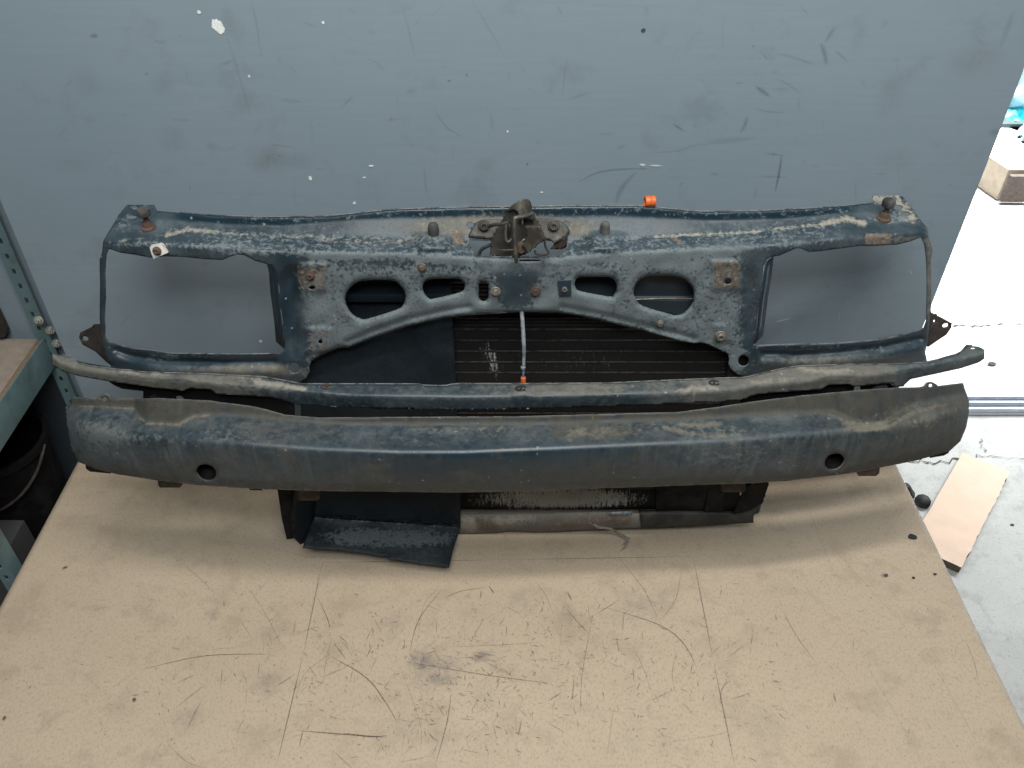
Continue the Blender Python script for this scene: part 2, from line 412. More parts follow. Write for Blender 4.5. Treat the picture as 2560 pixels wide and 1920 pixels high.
M['plyedge'] = simple('chipboard_edge', (0.20, 0.135, 0.085), 0.8, 0, 0.3, 120, 0.3)
M['card'] = simple('brown_cardboard', (0.60, 0.46, 0.36), 0.85, 0, 0.08, 20, 0.1)
M['cardedge'] = simple('dark_cardboard_edge', (0.10, 0.075, 0.06), 0.9, 0, 0.4, 80, 0.3)
M['alu'] = simple('aluminium_track', (0.46, 0.50, 0.56), 0.4, 0.3, 0.15, 30, 0.1)
M['wood'] = simple('pale_timber', (0.50, 0.42, 0.33), 0.8, 0, 0.25, 25, 0.2); M['woodend'] = simple('dark_timber_end', (0.11, 0.085, 0.075), 0.85, 0, 0.35, 60, 0.3)
M['cyan'] = simple('turquoise_plastic_bag', (0.02, 0.42, 0.52), 0.35, 0, 0.25, 12, 0.3); M['palebag'] = simple('pale_blue_plastic_bag', (0.42, 0.60, 0.68), 0.35, 0, 0.3, 12, 0.3)
M['greybox'] = simple('grey_box', (0.045, 0.047, 0.046), 0.7, 0, 0.2, 20, 0.1); M['greenish'] = simple('dark_green_sheet', (0.03, 0.055, 0.055), 0.6, 0, 0.3, 20, 0.1)

# ------------------------------------------------------------------ marks drawn as thin strips inside a surface's own mesh
class Marks:
    def __init__(s): s.v = []; s.f = []; s.a = []; s.mi = []; s.i = 0
    def strip(s, pts, w, al, mi, to3, nrm):
        P = [Vector((p[0], p[1], 0)) for p in pts]; P = crom(P, 5) if len(P) > 2 else [P[0].lerp(P[1], q/4) for q in range(5)]
        s.i += 1; off = nrm*(0.0004 + s.i*2e-6); b = len(s.v); n = len(P)
        Q = [to3(p.x, p.y) for p in P]
        for i, q in enumerate(Q):
            d = (Q[min(i+1, n-1)] - Q[max(i-1, 0)]).normalized(); side = d.cross(nrm).normalized()
            u = i/(n-1); tap = math.sin(math.pi*min(max(u, 0.02), 0.98))**0.5
            for k, aa in ((-1, 0), (0, 1), (1, 0)):
                s.v.append(q + side*k*w*tap*0.5 + off); s.a.append(aa*al*(0.25 + 0.75*tap))
        for i in range(n-1):
            for k in (0, 1):
                a = b + 3*i + k; s.f.append((a, a+1, a+4, a+3)); s.mi.append(mi)
    def spot(s, c, rx, ry, al, mi, ex, ey, nrm, hard=0.0, ang=0.0, rough=0.0, seg=20):
        s.i += 1; off = nrm*(0.0004 + s.i*2e-6); b = len(s.v); rings = (0.0, max(hard, 0.35), 0.7, 1.0) if not hard else (0.0, 0.85, 0.93, 1.0)
        vals = (1, 0.75, 0.3, 0) if not hard else (1, 1, 0.8, 0)
        wob = [1 + rough*random.uniform(-1, 1) for _ in range(seg)]
        s.v.append(c + off); s.a.append(al); ca, sa = math.cos(ang), math.sin(ang)
        for r, va in zip(rings[1:], vals[1:]):
            for k in range(seg):
                t = 2*math.pi*k/seg; u, v = rx*r*wob[k]*math.cos(t), ry*r*wob[k]*math.sin(t)
                s.v.append(c + ex*(u*ca - v*sa) + ey*(u*sa + v*ca) + off); s.a.append(al*va)
        for k in range(seg): s.f.append((b, b+1+k, b+1+(k+1) % seg)); s.mi.append(mi)
        for r in (0, 1):
            for k in range(seg):
                a0 = b+1+r*seg+k; a1 = b+1+r*seg+(k+1) % seg; s.f.append((a0, a1, a1+seg, a0+seg)); s.mi.append(mi)
    def into(s, name, bm, mats, parent=None):
        me = bpy.data.meshes.new(name); bm.to_mesh(me); bm.free()
        bv = [v.co.copy() for v in me.vertices]; bf = [tuple(p.vertices) for p in me.polygons]; n = len(bv)
        m2 = bpy.data.meshes.new(name)
        m2.from_pydata([tuple(v) for v in bv] + [tuple(v) for v in s.v], [], bf + [tuple(i+n for i in f) for f in s.f])
        m2.polygons.foreach_set('material_index', [0]*len(bf) + s.mi)
        at = m2.attributes.new('a', 'FLOAT', 'POINT'); at.data.foreach_set('value', np.array([0]*n + s.a, np.float32))
        bpy.data.meshes.remove(me); m2.update()
        return obj(name, m2, mats, parent)

# ================================================================== THE SETTING
FZ = -0.80
def slab(name, x0, y0, x1, y1, z, mat, div=1):
    bm = bmesh.new()
    vs = [bm.verts.new(p) for p in ((x0, y0, z), (x1, y0, z), (x1, y1, z), (x0, y1, z))]; bm.faces.new(vs)
    return tag(from_bm(bm, name, mat, None, False), kind='structure')
slab('floor', -4, -3, 6, 2.22, FZ, M['floor'])
slab('ground', -6, 2.22, 30, 40, FZ-0.004, M['yard'])

# ---- wall: steel sheet with an edge at its right side
YW = 1.20; YS = 1.30
bm = bmesh.new()
add_box(bm, (-0.789, YW, FZ+0.002), (0.731, YW+0.025, 1.7), 0.002)
mk = Marks(); WN = Vector((0, -1, 0)); w3 = lambda x, y: at_y(x, y, YW)
def wl(pts, w=6, a=0.5, mi=1, ox=0):
    if mi == 1: a *= 0.42; w *= .8
    mk.strip([(ox + p[0]/1.728, p[1]/1.728) for p in pts], w/1500.0, a, mi, w3, WN)
EX, EZ = Vector((1, 0, 0)), Vector((0, 0, 1))
def wsp(x, y, rx, ry, a, mi, hard=0, ang=0, rough=0.0):
    if mi in (1, 3) and not hard: a *= 0.32
    mk.spot(at_y(x, y, YW), rx/1500, ry/1500*1.15, a, mi, EX, EZ, WN, hard, ang, rough)
# scuffs and drips, left half of the wall
for p, w, a in (([(1085, 0), (1105, 90), (1130, 240)], 9, .28), ([(975, 140), (1020, 280), (1060, 420), (1095, 540)], 12, .22), ([(955, 280), (1012, 258)], 14, .3),
                ([(1740, 20), (1770, 150), (1800, 270)], 8, .25), ([(2040, 0), (2110, 120), (2180, 240)], 7, .3), ([(1850, 80), (1930, 5)], 6, .22),
                ([(1475, 465), (1530, 408)], 8, .5), ([(1870, 460), (1930, 550), (2010, 595)], 6, .45), ([(1160, 622), (1290, 640)], 7, .4), ([(1345, 500), (1350, 640)], 7, .25),
                ([(820, 790), (822, 840)], 8, .3), ([(1830, 700), (1845, 860)], 12, .25), ([(1650, 520), (1740, 512)], 10, .3), ([(1690, 490), (1690, 530)], 8, .3), ([(1310, 95), (1370, 118)], 12, .25),
                ([(1250, 280), (1290, 325)], 6, .3), ([(740, 515), (830, 520)], 16, .22), ([(1200, 430), (1310, 440)], 16, .22), ([(960, 655), (1040, 620)], 8, .25), ([(2120, 480), (2130, 570)], 14, .25),
                ([(390, 158), (425, 150)], 16, .8), ([(626, 320), (640, 316)], 8, .8), ([(1930, 343), (1948, 352)], 8, .9), ([(2015, 315), (2018, 332)], 10, .7), ([(470, 715), (485, 735)], 8, .4), ([(1270, 760), (1275, 900)], 10, .2),
                ([(670, 175), (690, 180)], 4, .6), ([(1205, 240), (1212, 280)], 10, .25), ([(800, 300), (815, 350)], 6, .25), ([(1580, 250), (1640, 275)], 4, .3)):
    wl(p, w, a)
for p, w, a in (([(195, 20), (218, 65)], 9, .4), ([(240, 240), (225, 340), (218, 430)], 6, .3), ([(250, 425), (335, 400)], 12, .35), ([(60, 375), (110, 405)], 5, .3), ([(1395, 115), (1350, 185)], 14, .45),
                ([(1335, 185), (1350, 230), (1360, 280)], 18, .6), ([(1395, 215), (1455, 270)], 9, .4), ([(1070, 220), (1115, 265)], 7, .4), ([(1140, 228), (1240, 255), (1310, 280)], 12, .3),
                ([(1050, 370), (1115, 418)], 14, .75), ([(1140, 340), (1190, 362), (1260, 415)], 7, .35), ([(1052, 468), (1110, 482), (1180, 486)], 6, .45), ([(1015, 500), (1008, 535), (985, 575)], 14, .6),
                ([(697, 535), (748, 568)], 8, .8), ([(370, 580), (450, 575)], 8, .3), ([(520, 665), (720, 650), (800, 625), (1000, 612)], 7, .35), ([(280, 790), (370, 745), (480, 730), (590, 728)], 9, .7),
                ([(540, 742), (490, 790), (460, 840), (450, 880)], 22, .5), ([(1165, 670), (1155, 740), (1137, 828)], 11, 1.0), ([(1090, 660), (1180, 672)], 10, .5), ([(1050, 760), (1200, 766)], 8, .45), ([(1058, 800), (1048, 860)], 10, .3),
                ([(910, 50), (910, 255)], 4, .3), ([(1240, 410), (1238, 480)], 6, .35), ([(830, 610), (1060, 597)], 22, .28), ([(1240, 20), (1290, 78)], 6, .35), ([(2170, 40), (2110, 200)], 26, .28), ([(110, 605), (113, 628)], 4, .9), ([(63, 715), (68, 702)], 10, .95),
                ([(720, 805), (738, 785)], 8, .5), ([(850, 745), (900, 758)], 14, .3), ([(960, 360), (1000, 356)], 9, .4), ([(1510, 340), (1525, 380)], 16, .25), ([(1560, 750), (1620, 752)], 8, .35), ([(1040, 196), (1045, 202)], 8, .9)):
    wl(p, w, a, 1, 1280)
wsp(1280+567/1.728, 131/1.728, 5, 4, .95, 1, 1); wsp(1280+2085/1.728, 570/1.728, 16, 10, .6, 1); wsp(2440, 150, 70, 40, .4, 3); wsp(2230, 235, 40, 60, .22, 3); wsp(2240, 400, 60, 30, .25, 3)
wsp(665, 395, 55, 40, .6, 3); wsp(740, 400, 60, 24, .3, 1); wsp(215, 210, 40, 40, .25, 3); wsp(430, 350, 40, 34, .25, 3); wsp(225, 297, 22, 10, .35, 3); wsp(420, 425, 30, 14, .25, 3); wsp(530, 365, 16, 10, .3, 1); wsp(180, 400, 60, 30, .2, 3)
for _ in range(46): wsp(random.uniform(60, 2480), random.uniform(5, 505), random.uniform(3, 16), random.uniform(2, 8), random.uniform(.12, .42), random.choice((1, 1, 3)), 0, random.uniform(0, 3))
for _ in range(60):
    x, y = random.uniform(100, 2450), random.uniform(10, 510); a = random.choice((0.05, 1.5, 1.6, -.1, .8, 2.2)); L = random.uniform(10, 60)
    wl([(x*1.728, y*1.728), ((x+L*math.cos(a))*1.728, (y+L*math.sin(a))*1.728)], random.uniform(3, 8), random.uniform(.1, .3))
for _ in range(26):      # marks low on the wall, seen through the lamp openings
    x, y = random.choice((random.uniform(290, 660), random.uniform(1930, 2290))), random.uniform(650, 860); a = random.uniform(0, 3); L = random.uniform(8, 50)
    wl([(x*1.728, y*1.728), ((x+L*math.cos(a))*1.728, (y+L*math.sin(a))*1.728)], random.uniform(3, 9), random.uniform(.15, .45), random.choice((1, 1, 2)) if L < 22 else 1)
# white paint flecks
wsp(545, 66, 12, 14, 1, 2, 1, .5, .16); wsp(551, 73, 7, 8, 1, 2, 1, 0, .15); wsp(498, 30, 4, 3.4, .9, 2, 1); wsp(808, 56, 3, 3, .9, 2, 1); wsp(776, 445, 4, 5.5, .95, 2, 1, 0, .2); wsp(623, 190, 2.5, 3, .8, 2, 1)
wsp(928, 414, 6, 2.2, .95, 2, 1); wsp(911, 443, 4, 1.8, .9, 2, 1); wsp(886, 507, 4, 4, .8, 2, 1, 0, .3); wsp(1269, 328, 2, 3, .9, 2, 1); wsp(1354, 480, 4, 2, .8, 2, 1)
wl([(550, 709), (578, 713)], 9, 1, 2, 1280); wl([(590, 713), (650, 716)], 6, .9, 2, 1280); wsp(652, 852, 5, 4, .9, 2, 1, .6, .3); wl([(3340, 1392), (3420, 1372)], 5, .6, 2)
wall = mk.into('wall', bm, [M['wall'], M['m_dark'], M['m_white'], M['m_brown']])
tag(wall, 'large scuffed blue grey painted sheet wall with white paint flecks behind the car panel', 'wall')

bm = bmesh.new(); add_box(bm, (-2.2, YS, FZ+.002), (-.60, YS+.03, 1.8), .002)
tag(from_bm(bm, 'wall', M['wall']), 'shaded blue grey wall behind the teal shelf rack', 'wall')
# ---- table with worn hardboard top
TX0, TX1, TY0, TY1 = -0.852, 0.778, 0.10, 1.197
tb = empty('work_table', (0, 0.75, FZ)); tag(tb, 'work table with scratched tan hardboard top carrying the car front panel', 'table')
bm = bmesh.new(); t = bmesh.new(); bmesh.ops.create_cube(t, size=1)
for v in t.verts: v.co = Vector(((v.co.x+.5)*(TX1-TX0)+TX0, (v.co.y+.5)*(TY1-TY0)+TY0, -0.0452 + (v.co.z+.5)*0.045))
bmesh.ops.bevel(t, geom=[e for e in t.edges if abs(e.verts[0].co.x-e.verts[1].co.x) < 1e-4 and abs(e.verts[0].co.z-e.verts[1].co.z) < 1e-4], offset=0.021, segments=8, affect='EDGES', profile=0.5)
merge(bm, t)
mk = Marks(); TN = Vector((0, 0, 1)); t3 = lambda x, y: at_z(x, y, 0)
def tl(pts, w=4, a=.6, mi=1):
    w *= .8
    mk.strip([(p[0]/.864, 1300+p[1]/.864) for p in pts], w/1500.0, a, mi, t3, TN)
def tsp(x, y, rx, ry, a, mi, hard=0, ang=0, rough=0.0): mk.spot(at_z(x, y, 0), rx/1500, ry/1500*1.3, a, mi, Vector((1, 0, 0)), Vector((0, 1, 0)), TN, hard, ang, rough)
for p, w, a in (([(696, 92), (1100, 86), (1497, 79)], 4, .75), ([(696, 92), (655, 290), (596, 536)], 5, .75), ([(1497, 79), (1540, 300), (1588, 536)], 5, .75), ([(700, 90), (590, 60), (420, 40)], 2.5, .3),
                ([(1670, 60), (1860, 290), (2000, 536)], 3, .25), ([(1760, 20), (2000, 280), (2140, 536)], 3, .3), ([(350, 480), (320, 536)], 3, .3)):
    for q in range(len(p)-1): tl([p[q], p[q+1]], w, a, 2)
for p, w, a in (([(300, 325), (440, 294), (585, 290)], 4, .85), ([(225, 375), (300, 322)], 3, .4), ([(710, 292), (790, 340), (830, 390), (860, 440)], 5, .85), ([(640, 380), (660, 330), (715, 290)], 3, .5), ([(1310, 190), (1420, 225), (1475, 265), (1505, 320)], 5, .8),
                ([(885, 285), (905, 215), (955, 150)], 4, .75), ([(960, 168), (1000, 153), (1055, 146)], 4, .75), ([(640, 455), (740, 463), (835, 470)], 5, .9), ([(870, 305), (1050, 335), (1190, 353)], 4, .75), ([(975, 370), (965, 440), (940, 530)], 4, .75),
                ([(685, 165), (708, 215), (712, 238)], 4, .8), ([(722, 240), (705, 300), (698, 355)], 3, .5), ([(465, 160), (430, 125), (390, 92)], 3, .6), ([(540, 150), (580, 215), (612, 280)], 3, .5), ([(1335, 80), (1390, 150), (1425, 222)], 3, .7),
                ([(1425, 218), (1460, 170), (1473, 95)], 3, .5), ([(1280, 210), (1258, 330), (1253, 430)], 3, .6), ([(1690, 195), (1720, 250), (1760, 305)], 4, .6), ([(2085, 260), (2105, 310), (2113, 355)], 3, .6), ([(1220, 190), (1275, 250)], 4, .7), ([(1225, 155), (1235, 175)], 7, .9),
                ([(1055, 142), (1068, 160)], 6, .9), ([(1285, 205), (1335, 175)], 4, .7), ([(835, 245), (905, 430), (907, 500)], 2.5, .4), ([(1155, 130), (1180, 165), (1195, 205)], 3, .5), ([(960, 275), (1080, 270), (1165, 265)], 3, .5), ([(740, 460), (800, 468), (838, 466)], 6, .8), ([(805, 270), (790, 300)], 5, .6), ([(1050, 205), (1010, 275)], 3, .6),
                ([(1415, 400), (1385, 310), (1350, 250)], 2.5, .4), ([(1460, 290), (1452, 330), (1456, 360)], 3, .5), ([(1445, 480), (1530, 468), (1580, 455)], 2.5, .4), ([(1180, 530), (1205, 330), (1215, 180)], 2, .3), ([(1330, 380), (1318, 460), (1310, 520)], 2.5, .45), ([(450, 280), (520, 275)], 2.5, .4), ([(360, 480), (400, 520), (440, 536)], 3, .5), ([(1395, 395), (1460, 365)], 3.5, .6),
                ([(900, 280), (915, 185), (955, 140)], 3, .4), ([(1240, 340), (1236, 390)], 5, .6), ([(1555, 400), (1560, 365), (1580, 345)], 4, .6), ([(720, 500), (760, 536)], 4, .5), ([(860, 525), (930, 510)], 3, .5), ([(540, 175), (600, 105)], 3, .4), ([(400, 460), (440, 380)], 7, .35), ([(375, 410), (450, 350)], 8, .3), ([(1800, 370), (1805, 395)], 9, .5)):
    tl(p, w, a, 1)
for _ in range(1300):
    x = random.gauss(1060, 330); y = random.triangular(120, 540, 330); a = random.choice((random.gauss(0.7, .4), random.gauss(-0.9, .5), random.gauss(1.5, .3), random.uniform(0, 3))); L = random.uniform(3, 20) if random.random() < .85 else random.uniform(15, 60)
    tl([(x, y), (x + L*math.cos(a), y + L*math.sin(a)*.75)], random.uniform(1.8, 4.6), random.uniform(.25, .85), 1 if random.random() < .85 else 4)
for _ in range(230):
    x = random.uniform(60, 2100); y = random.uniform(30, 530); a = random.uniform(0, 3.1); L = random.uniform(3, 14)
    tl([(x, y), (x + L*math.cos(a), y + L*math.sin(a)*.75)], random.uniform(1.5, 3.2), random.uniform(.15, .5), 1)
for _ in range(300): tsp(random.uniform(200, 2400), random.uniform(1330, 1915), random.uniform(.8, 2), random.uniform(.8, 1.6), random.uniform(.25, .7), 1, 1)
for _ in range(40): tsp(random.gauss(1250, 330), random.uniform(1420, 1915), random.uniform(15, 90), random.uniform(10, 50), random.uniform(.03, .09), random.choice((1, 3, 3)), 0, random.uniform(0, 3), .25)
for x, y, rx, ry, a in ((1090, 1690, 80, 42, .35), (1050, 1650, 40, 24, .45), (530, 1540, 24, 20, .35), (1200, 1645, 24, 14, .6), (460, 1800, 40, 24, .22), (680, 1710, 50, 40, .2), (1600, 1520, 120, 60, .12), (2210, 1440, 14, 8, .5)): tsp(x, y, rx, ry, a, 3, 0, 0.3, .2)
tsp(337, 1752, 4, 4, .95, 1, 1); tsp(13, 1798, 4, 4, .9, 1, 1); tsp(164, 1422, 7, 2.5, .95, 1, 1, .5)
for k in range(9):
    x, y = 1200 + random.gauss(0, 22), 1642 + random.gauss(0, 8); tl([((x-20)*.864, (y-1300+random.uniform(-12, 12))*.864), ((x+20)*.864, (y-1300+random.uniform(-12, 12))*.864)], 3, .7, 1)
for x0, y0, x1, y1 in ((2230, 1260, 2340, 1255), (2250, 1166, 2300, 1300), (1990, 1200, 2100, 1480), (640, 1290, 560, 1345)): tl([(x0*.864, (y0-1300)*.864), (x1*.864, (y1-1300)*.864)], 2.5, .4, 2)
top = mk.into('table_top', bm, [M['table'], M['t_dark'], M['t_pencil'], M['t_grey'], M['t_light']], tb)
for p in top.data.polygons: p.use_smooth = True
top.data.set_sharp_from_angle(angle=math.radians(30))
for sx in (TX0+0.10, TX1-0.10):
    for sy in (TY0+0.08, TY1-0.08):
        bm = bmesh.new(); add_box(bm, (sx-.03, sy-.03, FZ+.001), (sx+.03, sy+.03, -0.046), .003); from_bm(bm, 'leg', M['steel'], tb)

# ================================================================== THE CAR FRONT PANEL
root = empty('car_front_panel', (0, 0.97, 0))
tag(root, 'rusty dark blue car front panel with bumper bar and radiator standing on the table', 'car panel')

top_l = [(318, 512), (385, 512), (393, 527), (448, 532), (543, 540), (638, 543), (700, 543), (811, 542), (890, 534), (953, 527), (1016, 523), (1175, 519), (1421, 516), (1595, 515), (1675, 523), (1738, 529), (1785, 530), (1900, 528), (1958, 525), (2053, 520), (2116, 515), (2178, 509), (2183, 490), (2190, 488), (2246, 488), (2259, 493), (2275, 514), (2306, 555), (2319, 571)]
right_s = [(2322, 593), (2332, 626), (2327, 647), (2328, 681), (2328, 764), (2322, 824), (2319, 856), (2313, 880), (2318, 905), (2240, 926), (2080, 940), (1960, 950), (1864, 942)]
arch = [(1845, 937), (1827, 923), (1821, 910), (1823, 898), (1820, 884), (1770, 861), (1754, 857), (1735, 858), (1706, 853), (1611, 826), (1516, 803), (1453, 788), (1402, 781), (1301, 779), (1175, 787), (1111, 793), (1016, 815), (921, 847), (871, 868), (846, 869), (801, 888), (779, 901), (773, 917), (774, 929), (766, 945), (747, 957)]
left_s = [(690, 968), (520, 958), (380, 945), (283, 925), (264, 890), (255, 853), (249, 796), (250, 701), (249, 670), (249, 648), (255, 632), (258, 603), (274, 575), (302, 531)]
outline = top_l + right_s + arch + left_s
lampL = [(272, 622), (302, 632), (337, 637), (375, 644), (416, 641), (464, 643), (511, 648), (556, 650), (578, 641), (594, 636), (610, 638), (638, 652), (666, 660), (679, 663), (689, 676), (695, 701), (698, 749), (707, 822), (712, 853), (711, 875), (701, 883), (606, 885), (426, 883), (375, 875), (328, 871), (290, 861), (271, 855), (262, 841), (261, 796), (264, 733), (262, 682), (264, 654), (266, 635)]
lampR = [(2303, 593), (2275, 604), (2243, 612), (2180, 615), (2148, 615), (2053, 628), (2021, 630), (2002, 621), (1990, 621), (1974, 628), (1949, 639), (1927, 643), (1917, 647), (1909, 662), (1904, 713), (1896, 761), (1889, 824), (1883, 862), (1895, 865), (1990, 862), (2085, 860), (2148, 855), (2211, 848), (2259, 838), (2290, 829), (2310, 820), (2316, 803), (2318, 745), (2318, 681), (2316, 647), (2312, 612)]
ovLB = smooth_poly([(918, 701), (978, 701), (998, 711), (1011, 730), (1013, 746), (1007, 763), (991, 774), (921, 796), (902, 796), (880, 784), (866, 761), (864, 743), (872, 724), (890, 708)], 3)
ovLS = smooth_poly([(1077, 698), (1111, 697), (1146, 697), (1160, 708), (1161, 720), (1149, 731), (1086, 746), (1073, 746), (1061, 733), (1057, 717), (1062, 705)], 3)
ovRS = smooth_poly([(1450, 693), (1487, 692), (1523, 693), (1537, 703), (1542, 720), (1535, 736), (1523, 741), (1453, 728), (1440, 720), (1437, 709), (1441, 698)], 3)
ovRB = smooth_poly([(1624, 690), (1655, 689), (1687, 690), (1712, 698), (1731, 720), (1734, 740), (1728, 762), (1709, 782), (1690, 788), (1675, 785), (1608, 765), (1591, 749), (1584, 730), (1592, 708), (1607, 695)], 3)
def stadium(cx, cy, w, h):
    r = w/2; out = []
    for k in range(9): a = math.pi*k/8; out.append((cx + r*math.cos(a), cy + (h/2-r) + r*math.sin(a)))
    for k in range(9): a = math.pi + math.pi*k/8; out.append((cx + r*math.cos(a), cy - (h/2-r) + r*math.sin(a)))
    return out
slot = stadium(1209, 728, 24, 49)
cut = [(1172, 599), (1230, 602), (1365, 602), (1412, 600), (1418, 605), (1416, 622), (1402, 639), (1392, 641), (1205, 641), (1192, 640), (1174, 612)]
small = [ell(1176, 565, 9, 9), ell(1416, 563, 8.5, 9), ell(736, 920, 13.5, 13.5), ell(1859, 902, 14, 14), ell(337, 520, 8, 4), ell(328, 542, 14, 5.5), ell(306, 563, 12, 6), ell(2233, 497, 9, 5), ell(2245, 518, 13, 6), ell(2265, 534, 11.5, 6),
         ell(780, 720, 8, 5), ell(801, 855, 5, 5), ell(1822, 670, 5, 5), ell(1820, 704, 9, 7.5), ell(1802, 840, 4.5, 5), ell(822, 605.5, 12, 2.6), ell(1769, 594.5, 12, 3),
         [(1298, 649), (1350, 649), (1350, 653.5), (1298, 653.5)]]
holes = [lampL, lampR, ovLB, ovLS, ovRS, ovRB, slot, cut] + small

yF = lin([(250, 598), (400, 610), (560, 618), (700, 628), (1000, 632), (1180, 645), (1290, 652), (1400, 645), (1600, 628), (1900, 615), (2050, 600), (2200, 588), (2330, 576)])
yA = lin([(250, 575), (416, 588), (480, 572), (543, 580), (700, 591), (1000, 594), (1150, 600), (1290, 602), (1440, 600), (1637, 591), (1896, 578), (1960, 572), (2053, 560), (2116, 548), (2220, 562), (2330, 560)])
yC = lin([(250, 540), (393, 546), (448, 552), (560, 562), (700, 565), (890, 548), (1016, 543), (1290, 541), (1516, 538), (1643, 543), (1770, 551), (1958, 548), (2053, 540), (2116, 532), (2330, 520)])
yT = lin([(250, 525), (393, 526)] + [p for p in top_l[3:22]] + [(2330, 500)])
def yface(x): 
    u = (x - 1290)/1030.0
    return 1.015 + 0.018*u*u + 0.022*np.abs(u)**7 + 0.010*u
def yshelf(x, y):
    f, a, c, t = yF(x), yA(x), yC(x), yT(x)
    out = np.zeros(x.shape)
    segs = ((f, 0.0, a, 0.036), (a, 0.036, c, 0.056), (c, 0.056, t, 0.0575))
    out = np.where(y > f, 0, out)
    for y1, v1, y0, v0 in segs:
        w = (y1 - y)/(y1 - y0 + 1e-6); out = np.where((y <= y1) & (y > y0), v1 + (v0-v1)*w, out)
    out = np.where(y <= t, 0.0575 + (t-y)*0.0009, out)
    flat = np.clip((f - y)/10.5*0.01, 0, 0.09)
    k = np.maximum(1 - sstep(395, 500, x), sstep(2080, 2180, x))
    return out*(1-k) + flat*k
gLs = [(868, 855), (940, 826), (1020, 799), (1110, 778), (1172, 768)]
gRs = [(1405, 768), (1500, 786), (1610, 814), (1735, 846)]
sillL = [(290, 874), (330, 889), (400, 901), (560, 905), (690, 903)]; sillR = [(1910, 884), (2000, 886), (2100, 880), (2200, 868), (2300, 846)]
def ypanel(x, y):
    Y = yface(x)
    s = np.zeros(x.shape)
    for dy, w in ((-8, .12), (-5, .16), (-2.5, .2), (0, .2), (2.5, .16), (5, .1), (8, .06)): s = s + w*yshelf(x, y+dy)
    Y = Y + s
    for h in (ovLB, ovLS, ovRS, ovRB, slot):        # rolled hole lips
        m = (x > min(p[0] for p in h)-30) & (x < max(p[0] for p in h)+30) & (y > min(p[1] for p in h)-30) & (y < max(p[1] for p in h)+30)
        d = seg_dist(h, x[m], y[m], True); Y[m] += 0.0050*np.exp(-(d/4.5)**2) - 0.0007*np.exp(-((d-18)/7.0)**2)
    for g in (gLs, gRs):
        d = seg_dist(g, x, y); Y += 0.0042*np.exp(-(d/8.0)**2) 
    for g in (sillL, sillR):
        d = seg_dist(g, x, y); Y += 0.006*np.exp(-(d/8.0)**2)
        d = seg_dist([(p[0], p[1]+26) for p in g], x, y); Y -= 0.006*np.exp(-(d/14.0)**2)
    da = seg_dist(arch[9:21], x, y); Y += 0.004*np.exp(-(da/6)**2)
    # humps below the rubber stops, recessed columns, pads
    for cx in (1085, 1512):
        Y -= 0.013*np.exp(-(np.maximum(np.abs(x-cx)-22, 0)/24)**2)*np.exp(-(np.maximum(np.abs(y-606)-12, 0)/11)**2)
    Y += 0.010*np.exp(-((x-728)/26)**2)*sstep(650, 700, y)*(1-sstep(840, 900, y)) + 0.008*np.exp(-((x-1872)/24)**2)*sstep(650, 700, y)*(1-sstep(820, 880, y))
    Y -= 0.004*np.exp(-(np.maximum(np.abs(x-779)-32, 0)/6)**2)*np.exp(-(np.maximum(np.abs(y-693)-30, 0)/6)**2)
    Y -= 0.004*np.exp(-(np.maximum(np.abs(x-1818)-34, 0)/6)**2)*np.exp(-(np.maximum(np.abs(y-688)-32, 0)/6)**2)
    Y -= 0.004*np.exp(-(np.maximum(np.abs(x-797)-26, 0)/7)**2)*np.exp(-(np.maximum(np.abs(y-850)-26, 0)/7)**2)
    Y -= 0.003*np.exp(-(np.maximum(np.abs(x-1808)-20, 0)/7)**2)*np.exp(-(np.maximum(np.abs(y-832)-16, 0)/7)**2)
    Y -= 0.003*np.exp(-((x-736)/24)**2-((y-920)/24)**2) + 0.003*np.exp(-((x-1859)/24)**2-((y-902)/24)**2)
    Y += (0.0010*np.sin(x*0.037+y*0.02)*np.sin(y*0.06+1.3) + 0.0005*np.sin(x*0.09+2)*np.sin(y*0.09))*sstep(0, 30, y-yA(x))      # dents and waves
    return Y
face_m = lambda x, y: sstep(-8, 18, y - yF(x))*sstep(735, 790, x)*(1-sstep(1835, 1880, x))
shelf_a = lambda x, y: sstep(-14, 4, yF(x)+10-y)*sstep(-6, 8, y-yA(x)+4)
shelf_b = lambda x, y: sstep(-6, 6, yA(x)-y)*sstep(-5, 6, y-yC(x))
lip_m = lambda x, y: sstep(-3, 5, yC(x)-y)
film_p = lambda x, y: (0.24 + .22*face_m(x, y) + 0.22*shelf_b(x, y) + blobs([(860, 800, 90, 70, .5), (960, 820, 120, 50, .5, -.35), (1640, 820, 160, 50, .5, .3), (1790, 770, 60, 90, .3), (790, 770, 50, 40, .45), (1300, 668, 110, 18, .35), (560, 925, 260, 14, .25), (2120, 900, 200, 20, .25), (2100, 600, 120, 22, .3), (1900, 720, 40, 120, .2), (440, 625, 180, 16, .25), (2325, 700, 12, 120, .5), (1780, 620, 120, 18, .35)])(x, y)
                      - blobs([(715, 720, 34, 110, .3), (1290, 715, 60, 60, .35), (470, 905, 160, 12, .15)])(x, y) - 0.5*lip_m(x, y)*sstep(420, 480, x)*(1-sstep(2080, 2150, x)) + .25*np.exp(-(np.maximum(np.abs(x-1295)-80, 0)/30)**2)*np.exp(-((y-664)/16)**2))
